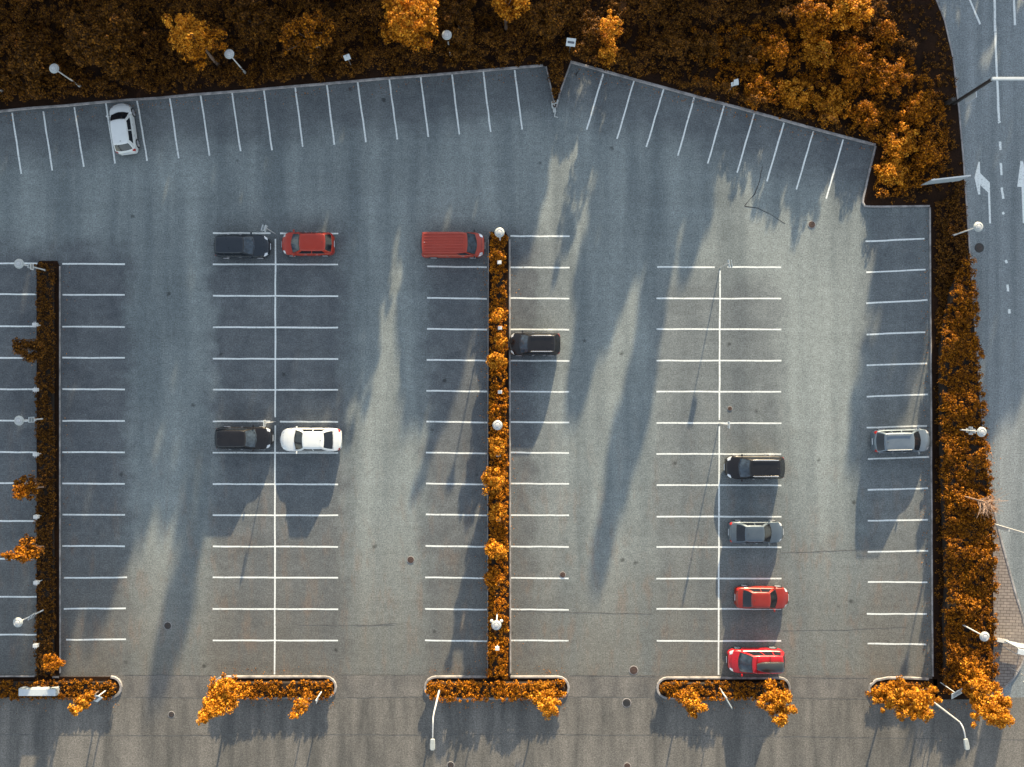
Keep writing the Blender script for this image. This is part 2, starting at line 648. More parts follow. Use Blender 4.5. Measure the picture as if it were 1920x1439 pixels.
rk = random.Random(4)
jit = lambda pts, a=0.7: [(x + rk.uniform(-a, a), y + rk.uniform(-a, a)) for x, y in pts]
kerb(jit(densify([(-700, 269), (0, 209), (1018, 124)])), 0.18)
kerb(jit([(1024, 126), (1034, 168), (1040, 200)], .4), 0.10, 0.12)
kerb(jit([(1043, 203), (1050, 175), (1070, 118)], .4), 0.12, 0.12)
kerb(jit(densify([(1070, 117), (1641, 273)])), 0.20)
kerb([(1641, 275), (1630, 320), (1618, 372), (1617, 380), (1621, 387), (1632, 388), (1660, 388), (1742, 387)], 0.14)
kerb(jit(densify([(1743, 390), (1746, 900), (1748, 1268)]), .3), 0.10, 0.12)
kerb([(1740, 1273)] + [(x, y) for x, y in [(1700, 1271), (1664, 1271), (1642, 1275), (1632, 1284), (1629, 1292), (1634, 1303), (1645, 1310)]], 0.19)
kerb(stadium(60, 228, 1269, 1307, left=False)[:-2], 0.20)
kerb([(112, 1269), (100, 1269)], 0.17)
kerb([(-500, 1269), (66, 1268)], 0.10, 0.12)
kerb([(113, 500), (113, 900), (113.5, 1262)], 0.08, 0.12)
kerb(stadium(402, 630, 1269, 1308) + [stadium(402, 630, 1269, 1308)[0]], 0.18)
st = stadium(797, 1066, 1269, 1309)
kerb([(957, 1269)] + st[:10], 0.18)
kerb(st[9:] + [(914, 1269)], 0.18)
kerb([(955.5, 450), (956, 800), (957, 1262)], 0.14, 0.13)
kerb([(916, 450), (915, 800), (914.5, 1262)], 0.07, 0.12)
st = stadium(1232, 1480, 1271, 1308)
kerb(st + [st[0]], 0.18)
kerb(list(reversed([(1857, 940), (1844, 830), (1836, 745), (1828, 640), (1820, 520), (1812, 400), (1805, 300), (1797, 210), (1786, 110), (1770, 40), (1752, -5), (1700, -110)])), 0.13, 0.12)
PATH = [(1858, 930), (1864, 965), (1872, 1000), (1880, 1030), (1892, 1075), (1903, 1115), (1914, 1150), (1921, 1178), (1925, 1200), (1922, 1225), (1912, 1250), (1899, 1270), (1884, 1287), (1868, 1302)]
kerb(PATH, 0.17)
struct("kerb", kb, M['kerb'])
b = MB()
b.poly(g2(PATH + [(1856, 1306), (1862, 1200), (1860, 1050)]), 0.0, 0.12)
struct("footpath", b, M['brick'])

# ------------------------------------------------------------------ painted markings
mk = MB()
LW = 0.125


def line(x0, y0, x1, y1, w=LW, z=0.004, n=6, wob=0.35):
    pts = []
    for i in range(n + 1):
        f = i / n
        pts.append((x0 + (x1 - x0) * f + rk.uniform(-wob, wob), y0 + (y1 - y0) * f + rk.uniform(-wob, wob)))
    mk.ribbon(g2(pts), w, z, jitter=0.10, rnd=rk)


tl = [(23, 212, 40, 326), (81, 209, 98, 320), (139, 201, 157, 313), (198, 191, 216, 307), (257, 188, 276, 302), (318, 182, 335, 297), (376, 177, 393, 292),
      (435, 172, 451, 284), (494, 166, 510, 282), (553, 160, 568, 276), (612, 153, 627, 272), (670, 149, 686, 267), (729, 143, 745, 262), (788, 140, 803, 257),
      (847, 136, 861, 252), (906, 133, 920, 248), (965, 132, 979, 243), (-36, 216, -19, 331), (-95, 221, -78, 336)]
tr = [(1131, 139, 1100, 244), (1189, 151, 1157, 261), (1245, 165, 1212, 276), (1302, 182, 1271, 292), (1358, 198, 1327, 307), (1414, 213, 1382, 324),
      (1470, 230, 1438, 340), (1525, 247, 1493, 356), (1581, 262, 1549, 373)]
for a in tl + tr: line(*a)
for y in (494, 552, 612, 671, 730, 789, 848, 906, 977, 1048, 1119, 1190): line(-40, y, 71, y + 0.5)
for y in (495, 553, 613, 671, 730, 789.5, 848, 907, 965.5, 1024): line(117, y, 234, y + .5)
for a in ((120, 1084, 238, 1083), (120, 1142, 236, 1141), (124, 1200, 236, 1199)): line(*a)
for y in (496, 555, 614, 673, 731, 849, 908, 966, 1025, 1083, 1142, 1201): line(399, y, 634, y + .6, n=10)
for y in (437.5, 790.5):
    line(399, y, 507, y)
    line(525, y + .5, 634, y + 1)
line(516.5, 448, 516, 783, n=12, z=.0058); line(516, 798, 515, 1265, n=12, z=.0058)
for i, y in enumerate((500, 559, 617, 675, 733, 791, 849, 907, 965, 1024, 1083, 1142, 1201)):
    line(801 - i * 0.35, y, 913, y + 1.6)
for i, y in enumerate((443, 501.5, 559.5, 618, 676.5, 734.5, 792, 849, 907, 966, 1025, 1084, 1143, 1201)):
    line(957, y, 1068 - i * .15, y + .7)
for i, y in enumerate((560, 617.5, 676.5, 734.5, 793.5, 851.5, 910, 969, 1026, 1085, 1142, 1202)):
    line(1231, y, 1465, y + .4, n=10)
line(1232, 501, 1340, 501.5); line(1364, 501, 1465, 501.5)
line(1350, 508, 1349, 788, n=12, z=.0058); line(1348.5, 800, 1347, 1266, n=12, z=.0058)
for a in ((1623, 453, 1733, 448), (1624, 511, 1735, 506), (1624, 569, 1739, 563), (1625, 627.5, 1735, 623), (1625, 685.5, 1738, 682), (1625, 744, 1740, 740), (1625, 802.5, 1738, 799), (1627, 861, 1742, 857), (1627, 919, 1740, 916),
          (1627, 977, 1740, 975), (1627, 1035, 1740, 1033), (1627, 1091.5, 1739, 1092), (1625, 1151.5, 1738, 1151.5), (1627, 1207, 1737, 1208.5)):
    line(*a)
# south lines of the bays meet the kerb of each island
struct("bay_markings", mk, M['paint'])
mk = MB()
RZ = 0.010
line(1818, 0, 1838, 46, 0.15, RZ); line(1808, -24, 1812, -12, 0.15, RZ)
line(1863, -60, 1866, 60, 0.20, RZ); line(1866, 61, 1873, 228, 0.18, RZ)
line(1899, -60, 1903, 48, 0.18, RZ)
for a in ((1876, 306, 1878, 329), (1878, 352, 1881, 373), (1880, 398, 1882, 402), (1885, 488, 1888, 494), (1889, 534, 1890, 547), (1892, 580, 1893, 588), (1875, 266, 1876, 282), (1873, 229, 1874, 231)):
    line(*a, 0.19 if a[3] - a[1] > 3 else .26, RZ, n=3)


def arrow(pts):
    q = [(1700 + x / 4.232, 120 + y / 4.232) for x, y in pts]
    mk.poly(g2(q), RZ + 0.002)


arrow([(569, 778), (580, 778), (583, 868), (659, 942), (661, 1022), (669, 1267), (653, 1267), (645, 1022), (583, 962), (583, 1037), (567, 1037), (537, 905)])
arrow([(903, 770), (922, 770), (962, 978), (931, 978), (939, 1265), (921, 1265), (911, 978), (876, 976)])
struct("road_markings", mk, M['paint'])

# cracks and paving seams
mk = MB()


def wire(pts, w, z, amp=1.2, step=14):
    p = densify(pts, step)
    p = [p[0]] + [(x + rk.uniform(-amp, amp), y + rk.uniform(-amp, amp)) for x, y in p[1:-1]] + [p[-1]]
    mk.ribbon(g2(p), w, z, jitter=0.5, rnd=rk)


wire([(1430, 312), (1425, 340), (1414, 364), (1396, 386)], 0.05, 0.008)
wire([(1396, 387), (1420, 391), (1445, 402), (1472, 420)], 0.05, 0.0092)
wire([(1085, 133), (1081, 138), (1080, 142)], 0.09, 0.008, 0.3, 4)
struct("asphalt_crack", mk, M['crack'])
mk = MB()
for pts, z in ([(-20, 1266), (60, 1266)], .016), ([(232, 1266), (400, 1267)], .016), ([(632, 1265), (797, 1266)], .016), ([(1068, 1267), (1232, 1269)], .016), ([(1482, 1270), (1628, 1272)], .016), \
        ([(228, 1308), (402, 1309)], .018), ([(628, 1309), (800, 1307)], .018), ([(1060, 1306), (1236, 1308)], .018), ([(1478, 1309), (1632, 1311)], .018), \
        ([(-30, 1378), (300, 1379), (600, 1378), (960, 1377), (1300, 1379), (1600, 1383), (1950, 1388)], .018), \
        ([(960, 1146), (1220, 1152)], .006), ([(1440, 1184), (1580, 1182), (1700, 1176)], .006), ([(1465, 1037), (1610, 1032)], .006), ([(560, 1172), (740, 1173)], .006), ([(670, 1174), (745, 1169)], .0075):
    wire(pts, 0.045, z, 0.8, 22)
struct("paving_seam", mk, M['seam'])

# ------------------------------------------------------------------ foliage
def leaf_mesh(name, C, N, size, mats, matidx=None):
    """one small bent leaf (two triangles) per point"""
    n = len(C)
    rs = np.random.RandomState(n % 9973 + 5)
    N = N / (np.linalg.norm(N, axis=1, keepdims=True) + 1e-9)
    R = rs.normal(size=(n, 3))
    U = np.cross(N, R)
    U /= (np.linalg.norm(U, axis=1, keepdims=True) + 1e-9)
    V = np.cross(N, U)
    s = size[:, None]
    bend = N * s * rs.uniform(0.05, 0.30, (n, 1))
    v = np.empty((n, 4, 3))
    v[:, 0] = C + U * s
    v[:, 1] = C + V * s * 0.62 + bend
    v[:, 2] = C - U * s
    v[:, 3] = C - V * s * 0.62 + bend
    m = bpy.data.meshes.new(name)
    m.vertices.add(n * 4)
    m.vertices.foreach_set('co', v.reshape(-1).astype(np.float32))
    m.loops.add(n * 6)
    b = (np.arange(n) * 4)[:, None]
    idx = (b + np.array([[0, 1, 2, 0, 2, 3]])).reshape(-1)
    m.loops.foreach_set('vertex_index', idx.astype(np.int32))
    m.polygons.add(n * 2)
    m.polygons.foreach_set('loop_start', (np.arange(n * 2) * 3).astype(np.int32))
    m.polygons.foreach_set('loop_total', np.full(n * 2, 3, dtype=np.int32))
    for mt in mats: m.materials.append(mt)
    if matidx is not None:
        m.polygons.foreach_set('material_index', np.repeat(matidx, 2).astype(np.int32))
    m.update(calc_edges=True)
    return m


def puffs_to_leaves(pc, pr, per, leaf, rs, up=0.35):
    """pc: clump centres, pr: clump radii -> leaf centres, normals, sizes"""
    n = len(pc) * per
    D = rs.normal(size=(n, 3))
    D /= np.linalg.norm(D, axis=1, keepdims=True)
    D[:, 2] = np.where(D[:, 2] < -0.3, -D[:, 2], D[:, 2])
    R = np.repeat(pr, per)[:, None] * rs.uniform(0.45, 1.08, (n, 1))
    C = np.repeat(pc, per, axis=0) + D * R * np.array([1, 1, 0.85])
    N = D + rs.normal(size=(n, 3)) * 0.55 + np.array([0, 0, up])
    return C, N, leaf * rs.uniform(0.6, 1.3, n)


def crown_points(c, r, npuff, rs, shape='ball'):
    D = rs.normal(size=(npuff, 3))
    D /= np.linalg.norm(D, axis=1, keepdims=True)
    rad = rs.uniform(0.25, 1.0, (npuff, 1)) ** 0.55
    if shape == 'column':
        z = rs.uniform(-1, 1, npuff)
        a = rs.uniform(0, 2 * math.pi, npuff)
        w = np.minimum(1.0, np.sqrt(np.clip(1.02 - np.abs(z) ** 5, 0, 1))) * rad[:, 0]
        q = np.stack([np.cos(a) * w, np.sin(a) * w, z], 1)
        return np.array(c) + q * np.array(r)
    # lobes that break the outline
    lob = rs.normal(size=(7, 3)); lob /= np.linalg.norm(lob, axis=1, keepdims=True)
    k = np.clip((D @ lob.T).max(axis=1), 0, 1)
    rad = rad * (0.52 + 0.62 * k[:, None] ** 4)
    return np.array(c) + D * rad * np.array(r)


def trunk_mb(base, top, r0, rs, limbs, mat_targets):
    mb = MB()
    base, top = Vector(base), Vector(top)
    pts = []
    for i in range(6):
        f = i / 5
        p = base.lerp(top, f)
        if 0 < i < 5: p += Vector((rs.uniform(-1, 1), rs.uniform(-1, 1), 0)) * r0 * 0.8
        pts.append(p)
    mb.tube(pts, [r0 * (1 - 0.72 * i / 5) for i in range(6)], 8)
    for t in mat_targets[:limbs]:
        f = rs.uniform(0.35, 0.9)
        s = base.lerp(top, f)
        e = Vector(t)
        m = (s + e) / 2 + Vector((0, 0, -0.08 * (e - s).length))
        mb.tube([s, m, e], [r0 * 0.42 * (1.1 - f), r0 * 0.26 * (1.1 - f) + .01, 0.012], 5)
    return mb


def make_tree(name, base, c, r, npuff, pr, per, leaf, seed, mats, label, cat, group=None, trunk_r=0.12, limbs=14, shape='ball', top_mat=None, barkmat=None, extra=()):
    """base: ground point; c: crown centre (absolute); r: crown radii; extra: more (centre, radii, puffs) lobes"""
    rs = np.random.RandomState(seed)
    root = empty(name, base, label, cat, group)
    B = np.array(base)
    cl = np.array(c) - B
    pc = crown_points(cl, r, npuff, rs, shape)
    for (ec, er, en) in extra:
        pc = np.vstack([pc, crown_points(np.array(ec) - B, er, en, rs, shape)])
    prr = pr * rs.uniform(0.6, 1.25, len(pc))
    pc[:, 2] = np.maximum(pc[:, 2], prr * 0.6)
    C, N, s = puffs_to_leaves(pc, prr, per, leaf, rs)
    mi = None
    if top_mat is not None:  # crown tops painted lighter, as if the sun catches them
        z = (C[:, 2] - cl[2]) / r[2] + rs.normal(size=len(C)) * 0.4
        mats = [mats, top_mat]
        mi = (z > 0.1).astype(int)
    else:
        mats = [mats]
    cr = bpy.data.objects.new("crown", leaf_mesh("crown", C, N, s, mats, mi))
    link(cr, root)
    rr = random.Random(seed)
    tg = [tuple(pc[i] * 0.92 + cl * 0.08) for i in rr.sample(range(len(pc)), min(limbs, len(pc)))]
    tm = trunk_mb((0, 0, -0.05), tuple(cl + np.array([0, 0, r[2] * 0.35])), trunk_r, rr, limbs, tg)
    tm.build("trunk", barkmat or M['bark'], root, smooth=True)
    return root


def inside(poly, x, y):
    poly = np.array(poly)
    r = np.zeros(len(x), bool)
    j = len(poly) - 1
    for i in range(len(poly)):
        xi, yi = poly[i]; xj, yj = poly[j]
        c = ((yi > y) != (yj > y)) & (x < (xj - xi) * (y - yi) / (yj - yi + 1e-12) + xi)
        r ^= c
        j = i
    return r


def bumps(x, y, seed, sc=1.0):
    rs = np.random.RandomState(seed)
    z = np.zeros(len(x))
    for k in range(9):
        a = rs.uniform(0, 6.28); f = rs.uniform(0.35, 1.5) * sc; ph = rs.uniform(0, 6.28)
        z += np.sin((x * math.cos(a) + y * math.sin(a)) * f * 2 * math.pi / 3.0 + ph) / (0.6 + f)
    return z / 3.0


def thicket_mesh(name, poly_px, h0, h1, pr, dens, per, leaf, seed, mats, clear=None, gap=-9, zmin=0.0):
    """clumps of leaves filling a polygon given in ground pixels; h0..h1 is the height of the tops"""
    rs = np.random.RandomState(seed)
    w = np.array(g2(poly_px))
    (ax, ay), (bx, by) = w.min(0), w.max(0)
    n = int((bx - ax) * (by - ay) * dens)
    x = rs.uniform(ax, bx, n); y = rs.uniform(ay, by, n)
    ok = inside(w, x, y)
    x, y = x[ok], y[ok]
    bz = bumps(x, y, seed)
    if clear is not None:
        ok = clear(x, y)
        x, y, bz = x[ok], y[ok], bz[ok]
    ok = bz > gap
    x, y, bz = x[ok], y[ok], bz[ok]
    t = np.clip(0.5 + bz * 0.6, 0, 1)
    top = h0 + (h1 - h0) * t
    prr = pr * rs.uniform(0.55, 1.3, len(x))
    z = np.maximum(top - prr * 0.9 - rs.uniform(0, 0.25, len(x)) * top, max(zmin, 0.1 + 0.2 * pr))
    C, N, s = puffs_to_leaves(np.stack([x, y, z], 1), prr, per, leaf, rs, 0.3)
    C[:, 2] = np.maximum(C[:, 2], 0.06)
    return leaf_mesh(name, C, N, s, mats)


def hedge(polys, h0, h1, seed, mats, label, pr=0.17, dens=26, per=26, leaf=0.060, name="hedge", gap=-9, cat="hedge", core=0.0):
    root = None
    vs = []
    for i, p in enumerate(polys):
        m = thicket_mesh(name, p, h0, h1, pr, dens, per, leaf, seed + i, [mats], gap=gap, zmin=core)
        vs.append(m)
    o = bpy.data.objects.new(name, vs[0])
    link(o)
    if len(vs) > 1:
        # merge the pieces of one hedge into one mesh
        import bmesh
        bm = bmesh.new()
        for m in vs: bm.from_mesh(m)
        mm = bpy.data.meshes.new(name)
        bm.to_mesh(mm)
        bm.free()
        mm.materials.append(mats)
        o.data = mm
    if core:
        # opaque core added inside the hedge so its shadow falls solid
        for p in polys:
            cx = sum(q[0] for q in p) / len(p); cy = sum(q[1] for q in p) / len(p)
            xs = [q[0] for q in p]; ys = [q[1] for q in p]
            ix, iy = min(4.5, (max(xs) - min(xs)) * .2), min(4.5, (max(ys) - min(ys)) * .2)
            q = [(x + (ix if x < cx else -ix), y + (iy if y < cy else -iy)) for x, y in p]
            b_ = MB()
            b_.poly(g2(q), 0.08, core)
            b_.build("shadow_core", M['core_filler'], o)
    return tag(o, label, cat)


L, LT, LD = M['leaf'], M['leaf_top'], M['leaf_dim']

# hedges of the planted strips
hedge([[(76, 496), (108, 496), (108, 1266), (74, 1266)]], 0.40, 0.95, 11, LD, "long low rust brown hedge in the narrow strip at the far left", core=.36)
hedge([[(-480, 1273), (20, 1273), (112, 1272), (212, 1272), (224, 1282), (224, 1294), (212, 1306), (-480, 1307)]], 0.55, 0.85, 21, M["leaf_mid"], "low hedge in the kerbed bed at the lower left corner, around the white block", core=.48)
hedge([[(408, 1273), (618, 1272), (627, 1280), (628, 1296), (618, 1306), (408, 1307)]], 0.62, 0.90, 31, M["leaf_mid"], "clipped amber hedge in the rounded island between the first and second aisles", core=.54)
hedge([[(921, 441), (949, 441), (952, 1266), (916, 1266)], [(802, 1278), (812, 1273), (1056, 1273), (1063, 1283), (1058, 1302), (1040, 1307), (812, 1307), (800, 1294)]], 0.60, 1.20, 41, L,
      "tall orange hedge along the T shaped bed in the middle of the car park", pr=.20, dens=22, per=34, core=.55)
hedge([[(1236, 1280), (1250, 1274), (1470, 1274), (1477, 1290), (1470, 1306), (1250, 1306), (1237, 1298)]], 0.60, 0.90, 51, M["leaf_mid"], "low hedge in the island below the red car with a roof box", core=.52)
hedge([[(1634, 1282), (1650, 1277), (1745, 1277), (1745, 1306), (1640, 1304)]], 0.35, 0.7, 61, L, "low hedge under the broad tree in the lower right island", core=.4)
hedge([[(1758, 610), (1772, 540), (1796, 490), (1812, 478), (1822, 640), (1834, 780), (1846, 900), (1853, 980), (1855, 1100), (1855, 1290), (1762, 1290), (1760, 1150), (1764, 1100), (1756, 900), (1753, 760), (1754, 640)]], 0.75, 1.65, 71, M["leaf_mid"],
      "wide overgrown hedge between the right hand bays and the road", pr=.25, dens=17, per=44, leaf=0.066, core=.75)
hedge([[(1752, 640), (1766, 640), (1776, 950), (1780, 1280), (1756, 1300)]], 0.15, 0.4, 74, LD, "strip of short dark ground plants beside the right hand bays", pr=.2, dens=9, per=26, leaf=0.06, name="ground_plants", cat="ground cover")

hedge([[(1752, 400), (1800, 330), (1806, 420), (1814, 520), (1800, 560), (1770, 640), (1754, 640)]], 0.2, 0.75, 76, LD, "dark low shrubs on the verge under the round lamp by the road", pr=.24, dens=15, per=34, leaf=0.066, name="verge_shrubs", cat="shrubs")

# undergrowth of the northern bank
MASS = [(1290, 60), (1420, 50), (1560, 62), (1690, 100), (1752, 150), (1775, 240), (1765, 330), (1722, 352), (1690, 372), (1632, 372), (1650, 275), (1560, 235), (1430, 195), (1300, 155)]
wM = np.array(g2(MASS))
notmass = lambda x, y: ~inside(wM, x, y)
o = bpy.data.objects.new("shrubbery", thicket_mesh("shrubbery", [(-40, 208), (-40, -40), (1180, -70), (1560, -60), (1640, 30), (1700, 100), (1640, 264), (1072, 114), (1056, 140), (1040, 196), (1032, 150), (1022, 120), (1010, 119), (500, 160)],
                                                   0.25, 2.2, 0.26, 11, 40, 0.068, 81, [LD], clear=notmass, gap=-0.75))
tag(link(o), "dark rust coloured undergrowth covering the bank north of the car park", "undergrowth", kind="stuff")
o = bpy.data.objects.new("bank_grass", thicket_mesh("bank_grass", [(-60, 200), (-60, -120), (1640, -300), (1750, -8), (1790, 150), (1802, 330), (1812, 520), (1760, 640), (1750, 380), (1640, 380), (1645, 270), (1062, 112), (1040, 200), (1022, 122), (500, 156)],
                                                    0.12, 0.42, 0.22, 5.0, 18, 0.07, 82, [LD]))
tag(link(o), "dark brown grass of the verge between the bushes and the road", "grass", kind="stuff")


def bush(px, py, h, r, seed, label, mat=L, top=None, per=64, npf=None, name="bush", leaf=0.072, rz=None, group=None):
    rz = rz or h * 0.5
    c = P(px, py, h - rz)
    n = npf or int(22 * r * r + 16)
    return make_tree(name, (c[0], c[1], 0.09), (c[0], c[1], max(h - rz, rz * .7)), (r, r, rz), n, 0.30, per, leaf, seed, mat, label, "bush", group, trunk_r=0.05, limbs=8, top_mat=top)


# the big overgrown mound of bushes in the upper right
MB_ = [(1320, 85, 2.4, 1.6, "leftmost bush of the row lit along its top, right of the square white sign"), (1390, 95, 2.9, 1.7, "round bush in the upper right thicket, left of the two long sunlit streaks"),
       (1455, 95, 3.1, 1.8, "bush with a bright upper rim at the head of the upper right thicket"), (1530, 95, 3.0, 1.8, "bush with a sunlit ridge just below the brightest leaves at the top edge"),
       (1600, 115, 3.2, 1.9, "large bush in the upper right thicket beside the dark verge"), (1670, 150, 3.0, 1.8, "tall bush at the verge side of the upper right thicket"),
       (1725, 205, 2.6, 1.5, "dark bush nearest the road bend in the upper right thicket"), (1420, 165, 2.6, 1.6, "orange bush right of the small white sign in the thicket"),
       (1490, 180, 3.0, 1.7, "bright orange bush above the slanted row of bays at the upper right"), (1555, 195, 3.0, 1.8, "bright bush in the lower middle of the upper right thicket"),
       (1625, 215, 2.8, 1.7, "dim bush above the corner of the slanted bays"), (1690, 270, 3.0, 1.7, "sunlit bush beside the corner of the slanted bays"),
       (1735, 290, 2.8, 1.3, "narrow bush between the sunlit bush and the road"), (1668, 325, 2.4, 1.4, "bush hanging over the kerb step at the right of the car park"),
       (1660, 60, 2.6, 1.3, "small dim bush on the verge near the road bend"), (1260, 80, 2.0, 1.3, "low bush between the lit slender shrub and the thicket")]
for i, (px, py, h, r, lab) in enumerate(MB_):
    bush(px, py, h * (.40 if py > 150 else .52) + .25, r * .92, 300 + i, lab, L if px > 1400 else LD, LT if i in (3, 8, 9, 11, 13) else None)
o = bpy.data.objects.new("undergrowth", thicket_mesh("undergrowth", MASS, 0.25, 1.15, 0.26, 8.0, 44, 0.066, 83, [M["leaf_mid"]], gap=-0.55))
tag(link(o), "tangled orange thicket filling the bank above the slanted bays", "undergrowth", kind="stuff")


def bank_tree(px, py, h, r, seed, label, mat, top, zc=None, rz=None, npf=None, per=84, leaf=0.085, stretch=1.0, name="tree", pr=0.34):
    """crown seen centred on px,py; h height of the top"""
    rz = rz or h * 0.36
    zc = zc or h - rz
    c = P(px, py, zc)
    return make_tree(name, (c[0], c[1], 0.09), c, (r, r * stretch, rz), npf or int(30 * r * r + 20), pr, per, leaf, seed, mat, label, "tree", None, trunk_r=0.14, limbs=18, top_mat=top)


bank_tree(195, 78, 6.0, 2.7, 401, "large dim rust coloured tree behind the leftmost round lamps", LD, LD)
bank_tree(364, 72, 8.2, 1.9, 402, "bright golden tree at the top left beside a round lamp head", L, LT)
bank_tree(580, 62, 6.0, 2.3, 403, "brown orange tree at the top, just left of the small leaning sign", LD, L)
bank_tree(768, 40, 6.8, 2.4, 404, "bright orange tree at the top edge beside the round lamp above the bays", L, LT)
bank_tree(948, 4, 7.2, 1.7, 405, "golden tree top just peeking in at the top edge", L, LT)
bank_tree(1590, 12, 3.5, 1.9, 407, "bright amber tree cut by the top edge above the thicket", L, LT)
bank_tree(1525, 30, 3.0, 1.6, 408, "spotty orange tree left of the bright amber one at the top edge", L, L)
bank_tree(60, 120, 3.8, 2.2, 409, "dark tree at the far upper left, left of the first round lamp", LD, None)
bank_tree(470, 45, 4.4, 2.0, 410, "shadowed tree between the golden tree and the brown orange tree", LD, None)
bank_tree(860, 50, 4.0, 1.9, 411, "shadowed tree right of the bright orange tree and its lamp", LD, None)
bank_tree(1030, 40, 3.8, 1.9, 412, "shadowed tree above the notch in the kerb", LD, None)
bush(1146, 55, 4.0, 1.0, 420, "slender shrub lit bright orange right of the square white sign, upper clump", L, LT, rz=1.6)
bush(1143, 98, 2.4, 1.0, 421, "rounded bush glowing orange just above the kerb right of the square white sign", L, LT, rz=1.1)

# planted trees leaning out of the beds
def bed_tree(bpx, bpy_, c, r, npf, seed, label, mat=L, top=LT, extra=(), per=70, leaf=0.075, pr=0.28, tr=0.07, limbs=12, bark=None):
    b = P(bpx, bpy_)
    cc = P(*c)
    return make_tree("tree", (b[0], b[1], 0.08), cc, r, npf, pr, per, leaf, seed, mat, label, "tree", None, trunk_r=tr, limbs=limbs, top_mat=top, barkmat=bark,
                     extra=[(P(*e[0]), e[1], e[2]) for e in extra])


bed_tree(190, 1292, (157, 1316, 3.0), (0.62, 0.62, 1.6), 60, 501, "narrow upright orange tree beside the small sign in the lower left bed", pr=.22)
bed_tree(436, 1287, (420, 1303, 3.4), (1.75, 1.5, 1.6), 125, 502, "broad orange tree over the left end of the island by the first aisle", extra=[((402, 1328, 4.3), (1.2, 0.9, .9), 40), ((385, 1342, 4.6), (.7, .6, .5), 16)], tr=.1)
bed_tree(580, 1294, (563, 1322, 4.3), (0.75, 0.8, 1.0), 26, 503, "thin sparse tree with bare twigs at the right of the first island", per=34, pr=.22, extra=[((575, 1303, 3.0), (.4, .4, .6), 8), ((553, 1340, 4.8), (.5, .3, .4), 8)], tr=.05, bark=M['palebark'])
bed_tree(1015, 1284, (1015, 1300, 2.3), (1.3, 1.0, 1.1), 60, 504, "orange tree leaning over the road from the right arm of the T shaped bed", extra=[((1026, 1325, 3.4), (1.15, .8, .9), 38)], tr=.08)
bed_tree(1283, 1290, (1297, 1322, 4.2), (0.95, 1.05, 1.2), 44, 505, "upright orange tree left of the blue white board, below the lowest red car", extra=[((1277, 1305, 3.2), (.7, .4, .6), 12)], bark=M['palebark'])
bed_tree(1430, 1289, (1447, 1315, 3.8), (1.55, 1.1, 1.2), 70, 506, "star shaped orange tree right of the blue white board, below the lowest red car", extra=[((1446, 1283, 3.0), (.5, .5, .6), 10), ((1462, 1350, 4.6), (.55, .5, .5), 12), ((1480, 1333, 4.2), (.7, .4, .5), 10)])
bed_tree(1662, 1290, (1672, 1305, 2.6), (1.7, 1.25, 1.3), 105, 507, "broad amber tree covering the lower right island", extra=[((1722, 1310, 3.0), (1.6, 1.2, 1.2), 80), ((1705, 1335, 3.3), (1.5, .6, .8), 34), ((1735, 1338, 3.6), (.8, .5, .6), 18)], tr=.1)
bed_tree(1806, 1282, (1842, 1300, 3.6), (1.75, 1.8, 1.6), 110, 508, "large amber tree at the lower right corner beside the brick path", extra=[((1858, 1338, 4.6), (1.6, 1.1, 1.0), 60), ((1822, 1258, 3.0), (1.2, 1.0, 1.0), 44), ((1880, 1350, 4.4), (.9, .7, .7), 26), ((1885, 1318, 4.4), (1.0, .5, .6), 16)], tr=.12)
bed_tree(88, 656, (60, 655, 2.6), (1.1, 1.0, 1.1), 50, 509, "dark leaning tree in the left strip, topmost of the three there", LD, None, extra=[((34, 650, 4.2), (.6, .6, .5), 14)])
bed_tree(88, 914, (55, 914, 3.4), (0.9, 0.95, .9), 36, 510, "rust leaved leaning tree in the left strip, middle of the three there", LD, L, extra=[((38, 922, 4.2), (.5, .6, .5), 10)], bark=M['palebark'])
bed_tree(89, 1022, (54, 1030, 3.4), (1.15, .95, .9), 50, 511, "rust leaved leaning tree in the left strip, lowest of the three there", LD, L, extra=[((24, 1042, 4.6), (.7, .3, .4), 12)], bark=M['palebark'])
bed_tree(104, 1255, (98, 1245, 1.8), (.8, .6, .7), 26, 512, "small rust shrub where the left strip meets the lower left bed", L, None)
bed_tree(932, 676, (927, 676, 1.9), (.85, .75, .85), 36, 513, "round orange shrub rising from the central hedge beside the sunlit black car", L, LT)
bed_tree(936, 906, (927, 905, 2.0), (1.15, 1.15, 1.0), 62, 514, "largest round orange shrub of the central hedge, halfway down", L, LT)
bed_tree(932, 1032, (926, 1032, 1.9), (.95, .8, .9), 42, 515, "orange shrub of the central hedge below the halfway shrub", L, LT)
bed_tree(932, 1078, (928, 1082, 1.6), (.8, .9, .8), 36, 516, "orange shrub of the central hedge left of the rusty drain cover", L, None)
bed_tree(934, 480, (934, 478, 1.3), (.62, .45, .5), 16, 517, "small yellowish shrub near the top end of the central hedge", L, None, per=30)
bed_tree(934, 592, (934, 590, 1.5), (.5, .6, .5), 14, 518, "small orange shrub of the central hedge above the black car", L, LT)
bed_tree(938, 640, (938, 645, 1.6), (.5, .7, .6), 18, 519, "orange shrub touching the nose of the sunlit black car", L, LT)
bed_tree(936, 840, (932, 838, 1.5), (.6, 1.0, .6), 26, 520, "orange shrub of the central hedge below the round lamp", L, LT)
bed_tree(934, 968, (934, 960, 1.5), (.7, .8, .6), 24, 521, "orange shrub of the central hedge between the two largest shrubs", L, LT)

